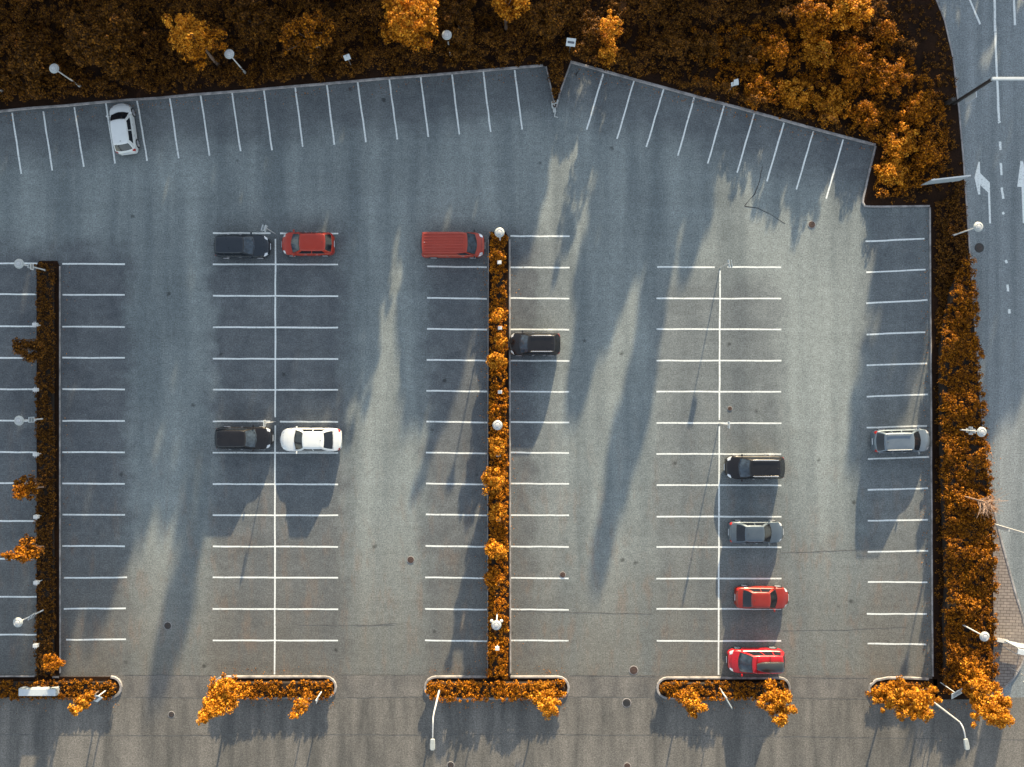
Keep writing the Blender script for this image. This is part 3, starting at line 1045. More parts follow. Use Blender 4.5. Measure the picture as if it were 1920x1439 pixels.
# fallen leaves lying near the beds
rs = np.random.RandomState(77)
pp = []
for (x0, y0, x1, y1, n) in ((0, 215, 1018, 132, 260), (1075, 125, 1640, 280, 200), (914, 450, 913, 1262, 240), (958, 450, 958, 1262, 110), (405, 1264, 628, 1264, 60), (800, 1264, 1060, 1264, 70), (405, 1314, 628, 1316, 90),
                            (800, 1314, 1060, 1316, 90), (1236, 1314, 1475, 1316, 80), (1630, 1316, 1850, 1318, 110), (1740, 400, 1744, 1265, 200), (0, 1314, 225, 1314, 60), (118, 500, 118, 1260, 60), (1836, 720, 1862, 930, 90), (71, 500, 69, 1260, 60)):
    f = rs.uniform(0, 1, n)
    sp = np.abs(rs.normal(size=n)) * 9
    dx, dy = x1 - x0, y1 - y0
    ln = math.hypot(dx, dy)
    nx, ny = -dy / ln, dx / ln
    if x0 in (914, 71): nx, ny = -1, 0
    elif x0 in (958, 118, 1836): nx, ny = 1, 0
    elif x0 == 1740: nx, ny = -1, 0
    elif y0 == 1264: nx, ny = 0, -1
    else: nx, ny = (nx, ny) if ny > 0 else (-nx, -ny)
    for k in range(n): pp.append(P(x0 + dx * f[k] + nx * sp[k], y0 + dy * f[k] + ny * sp[k]))
C = np.array(pp); C[:, 2] = 0.03
o = bpy.data.objects.new("leaf_litter", leaf_mesh("leaf_litter", C, np.array([0, 0, 1.0]) + rs.normal(size=C.shape) * .2, rs.uniform(.025, .06, len(C)), [L]))
tag(link(o), "fallen brown leaves scattered on the asphalt along the beds", "fallen leaves", kind="stuff")

# bare tree in the right hand hedge
root = empty("bare_tree", P(1794, 928, 0.1), "leafless pale tree leaning over the right hand hedge", "tree")
rr = random.Random(9)
mb = MB()
top = Vector((0.35, -0.1, 3.2))
mb.tube([(0, 0, 0), (0.05, 0, 1.5), tuple(top)], [0.07, 0.055, 0.04], 7)
tw = MB()
for i in range(46):
    s = top * rr.uniform(0.72, 1.0)
    a = rr.uniform(-2.4, 0.9)
    e = s + Vector((math.cos(a), math.sin(a), 0)) * rr.uniform(0.5, 1.5) + Vector((0.15, -0.05, rr.uniform(0.3, 1.2)))
    m = (s + e) / 2 + Vector((rr.uniform(-.1, .1), rr.uniform(-.1, .1), .12))
    tw.tube([s, m, e], [0.022, 0.015, 0.006], 4)
    for k in range(2):
        e2 = m + Vector((rr.uniform(-.5, .5), rr.uniform(-.5, .5), rr.uniform(.1, .5)))
        tw.tube([m, e2], [0.012, 0.005], 4)
mb.build("trunk", M['palebark'], root, True)
tw.build("branch", M['palebark'], root, True)

# ------------------------------------------------------------------ the belt of trees north of the picture, which shades the car park
def north_tree(u, wpx, yend, seed, row=-330, dens=1.0, dx=0.0):
    """u: column of its shadow (px along the shadow line), wpx: crown width, yend: pixel row its shadow reaches"""
    rs = np.random.RandomState(seed)
    x = u - 0.206 * row
    h = (yend - row) / 120.0
    bx, by, _ = P(x, row)
    r = wpx / S / 2
    rz = h * 0.5 - 0.1
    npf = int((h * r * 13 + 34) * dens)
    return make_tree("tree", (bx, by, 0.09), (bx, by, h - rz), (r, r, rz), npf, 0.42, 22, 0.30, seed, L, "tall amber tree in the belt beyond the top edge", "tree",
                     "trees of the belt beyond the top edge", trunk_r=0.16, limbs=10, shape='column')


NT_LIST = [(-330, 190, 1500), (-190, 170, 1500), (-60, 170, 1500), (60, 170, 1480), (180, 160, 1440), (290, 130, 1380), (352, 84, 1290), (418, 84, 1160), (466, 66, 980),
           (512, 60, 960), (566, 60, 1290), (630, 96, 850), (700, 90, 840), (752, 60, 790),
           (805, 62, 600), (850, 56, 440), (890, 56, 640), (930, 60, 780), (985, 72, 760), (1035, 66, 600), (1074, 46, 470), (1206, 44, 560), (1236, 54, 760), (1262, 50, 640),
           (1300, 56, 470), (1345, 52, 1080), (1388, 56, 480), (1432, 46, 260), (1490, 60, 160), (1560, 60, 110), (1620, 60, 110), (1680, 60, 160), (1730, 50, 260), (1790, 84, 860),
           (1842, 50, 800), (1886, 46, 600), (1935, 70, 820), (1990, 90, 900), (2045, 66, 760), (2115, 100, 560)]
for i, (u, w, ye) in enumerate(NT_LIST):
    north_tree(u, w, ye, 700 + i, row=-330 - (i % 3) * 45)
#==PART3==
# ------------------------------------------------------------------ cars
def lerp(a, b, t): return a + (b - a) * t


def interp(tab, x):
    if x <= tab[0][0]: return tab[0][1]
    for (a, va), (b, vb) in zip(tab, tab[1:]):
        if x <= b: return va + (vb - va) * (x - a) / (b - a)
    return tab[-1][1]


KINDS = dict(
    hatch=dict(f=(.235, .40, .86, .955), hood=.92, belt=.98, tail=.98, roofw=.74, boot=False),
    suv=dict(f=(.23, .38, .87, .965), hood=1.02, belt=1.08, tail=1.08, roofw=.76, boot=False),
    wagon=dict(f=(.28, .43, .91, .965), hood=.90, belt=.96, tail=.96, roofw=.74, boot=False),
    sedan=dict(f=(.27, .41, .73, .87), hood=.88, belt=.93, tail=.96, roofw=.72, boot=True),
    mpv=dict(f=(.20, .385, .90, .965), hood=.98, belt=1.04, tail=1.04, roofw=.76, boot=False),
    van=dict(f=(.15, .27, .955, .985), hood=1.10, belt=1.15, tail=1.15, roofw=.86, boot=False),
)


def make_car(name, label, cat, px, py, head, L_, W_, Hh, kind, paint, glass=None, rails=None, roofbox=False, ribs=False, sunroof=False, wind=None, plate=True, rimmat=None, sill=None, group=None):
    K = KINDS[kind]
    fw0, fw1, fr0, fr1 = K['f']
    glass = glass or M['glass']
    wind = wind or glass
    rimmat = rimmat or M['rim']
    c = P(px, py, 0.7)
    root = empty(name, (c[0], c[1], 0.0), label, cat, group, math.radians(head))
    Wh = W_ / 2
    hood, belt, tail = K['hood'], K['belt'], K['tail']
    front_z = hood - (.24 if kind != 'van' else .30)
    ztab = [(0, front_z - .10), (.02, front_z), (.06, front_z + .08), (.13, hood - .06), (fw0, hood), (fw0 + .06, belt - .01), (fr1 - .02, belt), (min(fr1 + .02, .97), tail - .02 if K['boot'] else belt - .02),
            (.97 if K['boot'] else .975, tail - .05), (1.0, tail - .20)]
    van = kind == 'van'
    wtab = [(0, .60), (.012, .72), (.035, .84), (.08, .93), (.16, .985), (.3, 1), (.75, 1), (.9, .975), (.955, .92), (.985, .84), (1, .72)]
    if van: wtab = [(0, .68), (.015, .80), (.05, .93), (.12, .99), (.2, 1), (.97, 1), (.99, .97), (1, .93)]
    R = 0.32 if kind not in ('suv', 'van') else 0.345
    xa = [L_ / 2 - L_ * .185, -L_ / 2 + L_ * .19]

    def body(f, a, off=0.0):
        """point on the shell; f 0 nose..1 tail, a 0 sill..6 centre line (negative: right side mirrored)"""
        s = 1 if a >= 0 else -1
        a = abs(a)
        x = L_ / 2 - f * L_
        w = Wh * interp(wtab, f)
        zt = interp(ztab, f)
        arch = 0.0
        for q in xa:
            dx = abs(x - q)
            if dx < R + .055: arch = max(arch, math.sqrt((R + .055) ** 2 - dx * dx) + R)
        z0 = max(.21, min(arch, zt - .14))
        z1 = max(.33, z0 + .02)
        edge = 1 - (0.10 if f < .04 or f > .96 else 0)
        pts = [(w * .95, z0), (w * edge, z1), (w, lerp(z1, zt, .55)), (w * .985, zt - .09), (w * .925, zt - .025), (w * .55, zt + .012), (0, zt + .03)]
        i = min(int(a), 5)
        t = a - i
        y = lerp(pts[i][0], pts[i + 1][0], t)
        z = lerp(pts[i][1], pts[i + 1][1], t)
        # a rounder nose in plan
        bow = 0.0
        if f < .12: bow = -(y / Wh) ** 2 * .16 * (1 - f / .12) * (0.6 if van else 1)
        if f > .92: bow = (y / Wh) ** 2 * .09 * (f - .92) / .08
        p = Vector((x + bow, s * y, z))
        return p

    def patch_body(f0, f1, a0, a1, nf, na, off, sgn=1):
        mb = MB()
        vs = []
        grid = [[body(lerp(f0, f1, i / nf), sgn * lerp(a0, a1, j / na) if sgn else lerp(a0, a1, j / na)) for j in range(na + 1)] for i in range(nf + 1)]
        return patch(grid, off)

    def patch(grid, off):
        mb = MB()
        n, m = len(grid), len(grid[0])
        cen = Vector((0, 0, 0.75))
        vs = []
        for i in range(n):
            for j in range(m):
                du = grid[min(i + 1, n - 1)][j] - grid[max(i - 1, 0)][j]
                dv = grid[i][min(j + 1, m - 1)] - grid[i][max(j - 1, 0)]
                nn = du.cross(dv)
                if nn.length < 1e-9: nn = Vector((0, 0, 1))
                nn.normalize()
                q = grid[i][j]
                if nn.dot(Vector((q.x * .4, q.y, max(q.z - .6, 0) * 1.2))) < 0: nn = -nn
                vs.append(q + nn * off)
        mid = vs[len(vs) // 2]
        fs = []
        for i in range(n - 1):
            for j in range(m - 1):
                a = i * m + j
                fs.append((a, a + 1, a + m + 1, a + m))
        a, b, cc, dd = [vs[k] for k in fs[len(fs) // 2]]
        nn = (b - a).cross(dd - a)
        if nn.dot(Vector((mid.x * .4, mid.y, max(mid.z - .6, 0) * 1.2))) < 0: fs = [f[::-1] for f in fs]
        mb.add(vs, fs)
        return mb

    # shell
    mb = MB()
    NF = 96
    A = [0, 1, 2, 3, 3.5, 4, 4.5, 5, 5.5, 6]
    full = [-a for a in A] + [a for a in A[::-1][1:]]
    rings = []
    for i in range(NF + 1):
        f = i / NF
        f = .5 - .5 * math.cos(math.pi * f) if False else f
        rings.append([body(f, a if k < len(A) else a) if k < len(A) else body(f, a) for k, a in enumerate(full)])
    # -0 and 0 are the same sign: mirror explicitly
    for rg, i in zip(rings, range(NF + 1)):
        q = rg[-1]
        rg[0] = Vector((q.x, -q.y, q.z))
    m = len(full)
    vs = [p for rg in rings for p in rg]
    fs = []
    for i in range(NF):
        for j in range(m):
            a = i * m + j
            b = i * m + (j + 1) % m
            fs.append((a, a + m, b + m, b) if True else None)
    fs.append(tuple(range(m)))
    fs.append(tuple(NF * m + j for j in range(m))[::-1])
    mb.add(vs, fs)
    bo = mb.build("body", paint, root, True)

    # cabin
    zr = Hh
    zb = belt - .03
    rw = Wh * K['roofw']
    bw = Wh * .925
    X = lambda f: L_ / 2 - f * L_
    xf0, xf1, xr0, xr1 = X(fw0), X(fw1), X(fr0), X(fr1)

    def ring(t):
        tt = t
        w = lerp(bw, rw, tt) + .045 * math.sin(math.pi * min(tt, 1)) * (1 if not van else .6)
        xf = lerp(xf0, xf1, tt); xr = lerp(xr1, xr0, tt)
        z = lerp(zb, zr - .05, tt)
        zf = lerp(hood - .02, zr - .05, tt)
        bf = lerp(.20, .07, tt); br = lerp(.10, .05, tt)
        return w, xf, xr, z, zf, bf, br

    def cab(side, s, t):
        w, xf, xr, z, zf, bf, br = ring(t)
        cwf = .90
        cwr = .90 if not van else .97
        if side == 'F':
            return Vector((xf + bf * (1 - s * s), s * w * cwf, zf))
        if side == 'R':
            return Vector((xr - br * (1 - s * s), s * w * cwr, z))
        sg = 1 if side == 'L' else -1
        k = lerp(cwf, 1, min(1, s / .22)) if s < .22 else (lerp(1, cwr, (s - .75) / .25) if s > .75 else 1)
        if s < .22: k = cwf + (1 - cwf) * math.sin(math.pi / 2 * s / .22)
        if s > .75: k = 1 - (1 - cwr) * (1 - math.cos(math.pi / 2 * (s - .75) / .25))
        return Vector((lerp(xf, xr, s), sg * w * k, lerp(zf, z, min(1, s / .3))))

    def loop(t, shrink=1.0, dz=0.0):
        pts = []
        N = 12
        for i in range(N): pts.append(cab('F', -1 + 2 * i / N, t))
        for i in range(18): pts.append(cab('L', i / 18, t))
        for i in range(N): pts.append(cab('R', 1 - 2 * i / N, t))
        for i in range(18): pts.append(cab('Rt', 1 - i / 18, t))
        if shrink != 1.0:
            cx = (xf1 + xr0) / 2
            pts = [Vector((cx + (p.x - cx) * shrink, p.y * shrink, p.z + dz)) for p in pts]
        return pts

    loops = [loop(t) for t in (0, .15, .3, .5, .7, .85, .95, 1.0)] + [loop(1, .975, .025), loop(1, .92, .04), loop(1, .75, .055), loop(1, .5, .065), loop(1, .25, .07)]
    mb = MB()
    n = len(loops[0])
    vs = [p for lp in loops for p in lp]
    fs = []
    for i in range(len(loops) - 1):
        for j in range(n):
            a = i * n + j
            b = i * n + (j + 1) % n
            fs.append((a, b, b + n, a + n))
    fs.append(tuple((len(loops) - 1) * n + j for j in range(n)))
    mb.add(vs, fs)
    roof = mb.build("roof", paint, root, True)

    def cpatch(side, s0, s1, t0, t1, ns, nt, off, slope=0.0):
        grid = [[cab(side, lerp(s0 + slope * (1 - j / nt), s1, i / ns) if slope else lerp(s0, s1, i / ns), lerp(t0, t1, j / nt)) for j in range(nt + 1)] for i in range(ns + 1)]
        return patch(grid, off)

    # glass with the dark surround under it
    cpatch('F', -.985, .985, .015, .985, 10, 5, .005).build("windscreen_surround", M['trim'], root, True)
    ws = cpatch('F', -.93, .93, .07, .93, 10, 5, .010).build("windscreen", wind, root, True)
    wp = MB()
    for s0 in (-.75, .05):
        a, b_ = cab('F', s0, .09), cab('F', s0 + .68, .16)
        wp.tube([a + Vector((.02, 0, .025)), b_ + Vector((.02, 0, .025))], .011, 5)
    wp.build("wiper", M['trim'], ws)
    cpatch('R', -.92, .92, .06, .94, 8, 4, .005).build("rear_window", glass, root, True)
    for sd in ('L', 'Rt'):
        wins = [(.07, .40), (.43, .70), (.73, .93)] if kind in ('wagon', 'suv', 'mpv') else ([(.10, .47), (.50, .88)] if not van else [(.05, .24)])
        for (s0, s1) in wins:
            cpatch(sd, s0, s1, .16, .90, 6, 3, .007).build("side_window", glass, root, True)
    # bonnet, boot, doors with visible shut lines
    def bp(name, f0, f1, a0, mat, off):
        NA = 10
        rows = []
        for i in range(7):
            f = lerp(f0, f1, i / 6)
            row = []
            for j in range(NA + 1):
                u = -1 + 2 * j / NA
                a = 6 - abs(u) * (6 - a0)
                p = body(f, a)
                row.append(Vector((p.x, abs(p.y) * (1 if u > 0 else -1), p.z)))
            rows.append(row)
        return patch(rows, off).build(name, mat, root, True)
    bp("bonnet_gap", .045, fw0 - .005, 3.95, M['trim'], .002)
    bp("bonnet", .05, fw0 - .01, 4.05, paint, .007)
    if K['boot']:
        bp("boot_gap", fr1 + .005, .975, 3.9, M['trim'], .002)
        bp("boot_lid", fr1 + .01, .97, 4.0, paint, .007)
    dspans = [(fw0 + .03, fw0 + .27), (fw0 + .275, fw0 + .48)] if not van else [(.17, .36), (.37, .62)]
    for sg in (1, -1):
        for (f0, f1) in dspans:
            rows = [[body(lerp(f0, f1, i / 5), lerp(.9, 3.2, j / 4)) for j in range(5)] for i in range(6)]
            rows = [[Vector((p.x, sg * p.y, p.z)) for p in r_] for r_ in rows]
            dr = patch(rows, .006).build("door", paint, root, True)
            hb = MB()
            q = body(lerp(f0, f1, .85), 2.7)
            hb.box((q.x, sg * (q.y + .02), q.z), (.17, .025, .025))
            hb.build("handle", M['chrome'] if paint != M.get('p_black') else M['trim'], dr)
    # lights and bumpers
    for sg in (1, -1):
        rows = [[body(lerp(.012, .095, i / 4), lerp(2.7, 4.35, j / 4)) for j in range(5)] for i in range(5)]
        # slant the inner edge
        rows = [[body(lerp(.010 + .012 * j / 4, .10 - .035 * j / 4, i / 4), lerp(2.7, 4.6, j / 4)) for j in range(5)] for i in range(5)]
        rows = [[Vector((p.x, sg * p.y, p.z)) for p in r_] for r_ in rows]
        patch(rows, .012).build("headlight", M['lens'], root, True)
        rows = [[body(lerp(.955, .992, i / 4), lerp(2.0, 4.3, j / 4)) for j in range(5)] for i in range(5)]
        rows = [[Vector((p.x, sg * p.y, p.z)) for p in r_] for r_ in rows]
        patch(rows, .012).build("tail_light", M['redlens'], root, True)
    g_ = MB()
    g_.box((L_ / 2 + .005, 0, front_z - .20), (.05, Wh * 1.05, .10))
    g_.build("grille", M['trim'], root, bevel=.01)
    if plate:
        g_ = MB(); g_.box((L_ / 2 + .045, 0, .45), (.02, .50, .11)); g_.build("number_plate", M['plate'], root)
        g_ = MB(); g_.box((-L_ / 2 - .012, 0, .62), (.02, .50, .11)); g_.build("number_plate", M['plate'], root)
    g_ = MB()
    for sg in (1, -1): pass
    bmp = MB()
    rows = []
    for i in range(5):
        rows.append([])
    # mirrors
    for sg in (1, -1):
        mm = MB()
        xm = xf0 - .12 if not van else xf0 - .05
        q = Vector((xm, sg * (Wh * .93), belt + .03))
        mm.tube([q, q + Vector((.02, sg * .06, .03))], .022, 6)
        mm.box(q + Vector((.03, sg * .13, .05)), (.11, .18, .13))
        mm.build("side_mirror", paint if kind != 'van' else M['trim'], root, bevel=.025)
    # wheels
    for q in xa:
        for sg in (1, -1):
            wm = MB()
            yc = sg * (Wh - .095)
            wm.lathe((0, 0, 0), [(R - .05, -.105), (R - .012, -.10), (R, -.07), (R, .07), (R - .012, .10), (R - .05, .105)], 28, 'Y')
            wo_ = wm.build("wheel", M['rubber'], root, True, loc=(q, yc, R))
            rm = MB()
            yo = sg * .108
            rm.lathe((0, yo, 0), [(R - .085, -.012), (R - .06, .012)] if sg > 0 else [(R - .06, -.012), (R - .085, .012)], 24, 'Y')
            rm2 = MB()
            for k in range(5):
                an = k * 2 * math.pi / 5 + .3
                rm2.box((math.cos(an) * R * .42, sg * .118, math.sin(an) * R * .42), (R * .8, .02, .05), M=Matrix.Rotation(-an, 3, 'Y'))
            rm2.lathe((0, sg * .118, 0), [(.06, -.014), (.05, .014)], 12, 'Y')
            rm2.lathe((0, sg * .1, 0), [(R - .07, -.008), (R - .07, .008)], 24, 'Y')
            rm2.build("rim", rimmat, wo_, True)
    # roof fittings
    zt_ = zr + .02
    if rails:
        for sg in (1, -1):
            rb = MB()
            x0, x1 = xf1 - .15, xr0 + .12
            y = sg * rw * .90
            rb.tube([(x0, y, zt_ - .02), (x0 - .08, y, zt_ + .045), (x1 + .08, y, zt_ + .045), (x1, y, zt_ - .02)], [.018, .026, .026, .018], 8)
            rb.build("roof_rail", rails, root, True)
    if ribs:
        for k in range(7):
            y = -rw * .78 + k * rw * 1.56 / 6
            rb = MB()
            rb.box(((xf1 + xr0) / 2 - .05, y, zr + .02), ((xf1 - xr0) * .90, .07, .03))
            rb.build("roof_rib", paint, root, bevel=.03)
    if sunroof:
        sb = MB()
        sb.box(((xf1 * .72 + xr0 * .28), 0, zr + .021), ((xf1 - xr0) * .42, rw * 1.25, .012))
        sb.build("sunroof", M['glass'], root, bevel=.004)
    an = MB()
    ax_ = xr0 + .18
    an.lathe((ax_, 0, zr), [(.035, 0), (.02, .035), (.005, .05)], 8)
    an.tube([(ax_, 0, zr + .04), (ax_ - .12, 0, zr + .16)], [.006, .003], 4)
    an.build("antenna", M['trim'] if not ribs else M['white'], root)
    if roofbox:
        for xx in (-.55, .45):
            cb = MB()
            cb.tube([(xx - .25, -rw, zr + .07), (xx - .25, rw, zr + .07)], .02, 6)
            cb.build("roof_bar", M['darkmetal'], root, True)
    return root, dict(xf1=xf1, xr0=xr0, rw=rw, zr=zr)


PT = dict(
    white=make_carpaint("paint_white", (0.62, 0.64, 0.63), 0, .4, .3),
    slate=make_carpaint("paint_slate", (0.017, 0.024, 0.033), .2, .3, .3),
    red=make_carpaint("paint_red", (0.33, 0.022, 0.006), .0, .35, .25),
    rust=make_carpaint("paint_rust_red", (0.21, 0.014, 0.006), .0, .35, .3),
    brick=make_carpaint("paint_van_red", (0.31, 0.028, 0.010), .0, .4, .3),
    black=make_carpaint("paint_black", (0.0055, 0.005, 0.006), .0, .3, .25),
    silver=make_carpaint("paint_silver", (0.125, 0.160, 0.195), .35, .38, .6),
    steel=make_carpaint("paint_steel", (0.070, 0.095, 0.120), .3, .38, .6),
    carmine=make_carpaint("paint_carmine", (0.40, 0.008, 0.015), .0, .3, .4),
    box=make_carpaint("paint_box", (0.038, 0.044, 0.046), .3, .22, .6),
)
make_car("hatchback", "white hatchback parked nose up among the slanted bays along the top kerb", "car", 230.5, 241, 98.3, 4.0, 1.70, 1.50, 'hatch', PT['white'])
make_car("station_wagon", "dark slate wagon facing the small red hatchback at the top of the second bay block", "car", 453, 462, 0, 4.35, 1.78, 1.50, 'wagon', PT['slate'], wind=M['glass_clear'])
make_car("hatchback", "small red hatchback nose to nose with the dark slate wagon", "car", 577, 457.5, 180, 4.15, 1.80, 1.52, 'hatch', PT['red'], wind=M['glass_clear'])
make_car("van", "red panel van with a ribbed roof, nose against the central hedge", "van", 849, 460, 0, 5.0, 1.92, 1.95, 'van', PT['brick'], ribs=True, wind=M['glass_clear'])
make_car("hatchback", "black estate in the sun with its nose in the right side of the central hedge", "car", 1003, 645.5, 180, 4.05, 1.80, 1.52, 'suv', PT['black'], rails=M['chrome'], wind=M['glass_clear'])
make_car("sedan", "black car nose to nose with the white sedan", "car", 456, 822, 0, 4.5, 1.76, 1.45, 'wagon', PT['black'], wind=M['glass_clear'])
make_car("sedan", "white sedan with dark windows parked nose to nose with a black car", "car", 582.5, 825, 180, 4.85, 1.85, 1.44, 'sedan', PT['white'])
make_car("suv", "silver grey crossover with pale roof rails against the kerb of the right hand hedge", "car", 1690, 827, 1.5, 4.5, 1.84, 1.62, 'suv', PT['silver'], rails=M['galv'])
make_car("station_wagon", "black wagon with chrome trim, topmost of the four cars in a column at the right", "car", 1415.5, 876.5, 180, 4.65, 1.84, 1.60, 'suv', PT['black'], rails=M['chrome'], wind=M['glass_clear'])
make_car("sedan", "steel grey sedan between the black wagon and the orange red sedan", "car", 1418, 998.5, 0, 4.35, 1.74, 1.42, 'sedan', PT['steel'])
make_car("sedan", "orange red sedan above the red car with a roof box", "car", 1429, 1121.5, -0.8, 4.25, 1.70, 1.45, 'sedan', PT['rust'])
mpv, q = make_car("people_carrier", "bright red people carrier with roof bars, lowest of the four cars at the right", "car", 1418, 1239.5, 180, 4.5, 1.84, 1.66, 'mpv', PT['carmine'], roofbox=True, wind=M['glass_clear'])
# the roof box rests on the bars of the people carrier
rb = MB()
bx = (q['xf1'] + q['xr0']) / 2 - .12
secs = []
NS = 14
for i in range(NS + 1):
    f = i / NS
    w = .40 * (1 - max(0, (f - .62) / .38) ** 2 * .45) * (1 - max(0, (.06 - f) / .06) * .15)
    hgt = .34 * (1 - max(0, (f - .55) / .45) ** 2 * .7) * (1 - max(0, (.08 - f) / .08) * .35)
    x = -1.05 + 2.1 * f
    secs.append([(x, -w, 0), (x, -w, hgt * .45), (x, -w * .88, hgt * .85), (x, -w * .55, hgt), (x, 0, hgt * 1.04), (x, w * .55, hgt), (x, w * .88, hgt * .85), (x, w, hgt * .45), (x, w, 0)])
vs = [p for s_ in secs for p in s_]
fs = []
for i in range(NS):
    for j in range(9):
        a = i * 9 + j; b = i * 9 + (j + 1) % 9
        fs.append((a, a + 9, b + 9, b))
fs += [tuple(range(9)), tuple(NS * 9 + j for j in range(9))[::-1]]
rb.add(vs, fs)
bxo = rb.build("roof_box", PT['box'], None, True)
bxo.rotation_euler = (0, 0, math.pi)
bxo.location = (mpv.location.x - bx, mpv.location.y - .10, q['zr'] + .095)
tag(bxo, "glossy dark grey box strapped on the roof of the lowest red car", "roof box")

# ------------------------------------------------------------------ lamps
def disc_lamp(bx_, by_, hx, hy, label, signs=(), h=3.72, globes=False):
    b = P(bx_, by_)
    root = empty("street_lamp", (b[0], b[1], 0.08), label, "lamp post", "round topped lamp posts of the car park")
    mb = MB()
    mb.lathe((0, 0, 0), [(.10, 0), (.10, .35), (.065, .42), (.055, .9), (.045, h - .25)], 12)
    mb.build("pole", M['white'], root, True)
    hd = MB()
    hd.lathe((0, 0, h - .28), [(.06, 0), (.17, .03), (.17, .20), (.10, .24)], 20)
    hd.build("lantern", M['globe'], root, True)
    sh = MB()
    sh.lathe((0, 0, h - .07), [(.36, 0), (.375, .03), (.33, .075), (.20, .11), (.19, .125), (.02, .15)], 28)
    so_ = sh.build("shade", M['opal'], root, True)
    rg = MB()
    rg.lathe((0, 0, h + .045), [(.275, -.004), (.27, .012), (.235, .026), (.23, .01)], 28)
    rg.build("ring", M['galv'], so_, True)
    k = MB()
    k.lathe((0, 0, h + .06), [(.15, 0), (.13, .035), (.01, .05)], 18)
    k.build("cap", M['galv'], so_, True)
    for (sz, wdt, hgt, ang, off) in signs:
        sb = MB()
        Rm = Matrix.Rotation(ang, 3, 'Z')
        cc = Rm @ Vector((0, -.075, 0))
        sb.box((cc.x + off, cc.y, sz), (wdt, .03, hgt), M=Rm)
        sp = sb.build("sign_plate", M['signwhite'], root)
        ib = MB()
        for dz in (-.2, 0, .2):
            c2 = Rm @ Vector((0, -.094, 0))
            ib.box((c2.x + off, c2.y, sz + dz * hgt), (wdt * .7, .006, hgt * .10), M=Rm)
        ib.build("sign_text", M['signink'], sp)
    if globes:
        for sx in (-1, 1):
            gb = MB()
            prof = [(.13 * math.sin(math.pi * i / 8) + .001, -.13 * math.cos(math.pi * i / 8)) for i in range(9)]
            gb.lathe((sx * .37, .22, 3.35), prof, 16)
            gb.tube([(0, 0, 3.2), (sx * .37, .22, 3.23)], .02, 6)
            gb.build("globe", M['globe'], root, True)
    return root


D2 = math.radians
disc_lamp(152, 163.5, 102, 128, "round lamp post on the left part of the top bank, above the white hatchback")
disc_lamp(461, 138, 430, 99, "round lamp post on the top bank touching the bright golden tree")
disc_lamp(845, 104.5, 839, 68, "round lamp post on the top bank beside the bright orange tree")
disc_lamp(5, 172, -50, 130, "lamp post at the upper left corner with only its foot in view")
disc_lamp(90, 508, 36, 495, "round lamp post with two small sign plates at the top of the left strip", signs=((2.2, .5, .42, D2(90), 0), (2.55, .34, .30, D2(85), 0)))
disc_lamp(90, 785, 34, 788, "round lamp post with sign plates in the middle of the left strip", signs=((2.1, .44, .42, D2(90), 0), (2.45, .44, .34, D2(90), 0)))
disc_lamp(88, 1141, 33, 1168, "round lamp post with a sign plate low in the left strip", signs=((1.9, .44, .42, D2(60), 0), (2.3, .44, .2, D2(60), 0)))
disc_lamp(938, 453, 937, 437, "round lamp post at the top end of the central hedge beside the red van")
disc_lamp(934.5, 793, 933, 798, "round lamp post in the middle of the central hedge, seen from right above")
disc_lamp(932.5, 1146, 932, 1170, "round lamp post with two side globes low in the central hedge", globes=True)
disc_lamp(1783, 443, 1832, 427, "round lamp post over the edge of the road, below the grey roadside panel")
disc_lamp(1789, 805, 1838, 807, "round lamp post with three stacked sign plates in the right hand hedge", signs=((1.75, .34, .55, D2(90), 0), (2.1, .62, .5, D2(90), 0), (2.5, .34, .42, D2(90), 0)))
disc_lamp(1794, 1166, 1848, 1192, "round lamp post low in the right hand hedge near the brick path")


def tall_lamp(bx_, by_, top, head, h, label, arm_dirs, heading):
    b = PV(bx_, by_)
    root = empty("street_lamp", (b.x, b.y, 0.08), label, "lamp post", "tall lamps with a curved arm over the street")
    pts = [Vector((0, 0, 0)), Vector((0, 0, h * .5)), Vector((0, 0, h - .5))]
    hv = Vector((math.cos(heading), math.sin(heading), 0))
    reach = arm_dirs
    for k in range(1, 7):
        a = math.pi / 2 * k / 6
        pts.append(Vector((0, 0, h - .5)) + hv * (.6 * (1 - math.cos(a))) + Vector((0, 0, .5 * math.sin(a))))
    pts.append(pts[-1] + hv * reach)
    mb = MB()
    mb.tube(pts, [.085, .075] + [.055] * 7 + [.04], 10)
    mb.build("pole", M['galv'], root, True)
    hb = MB()
    e = pts[-1]
    u = hv; v = Vector((-hv.y, hv.x, 0))
    prof = [(0, .12), (.06, .17), (.35, .20), (.72, .20), (.82, .14)]
    vs = []
    for (x, w) in prof:
        vs += [e + u * x - v * w + Vector((0, 0, -.03)), e + u * x + v * w + Vector((0, 0, -.03)), e + u * x + v * w * .8 + Vector((0, 0, .09)), e + u * x - v * w * .8 + Vector((0, 0, .09))]
    fs = []
    for i in range(4):
        for j in range(4):
            a = i * 4 + j; c_ = i * 4 + (j + 1) % 4
            fs.append((a, c_, c_ + 4, a + 4))
    fs += [(0, 1, 2, 3)[::-1], (16, 17, 18, 19)]
    hb.add(vs, fs)
    hb.build("lamp_head", M['opal'], root, bevel=.03)
    return root


tall_lamp(825, 1289, None, None, 5.6, "tall street lamp reaching down over the street from the T shaped bed", 1.0, D2(-91))
tall_lamp(1733, 1304, None, None, 5.4, "tall street lamp with a curved arm, beside the lower right broad tree", .45, D2(-80))

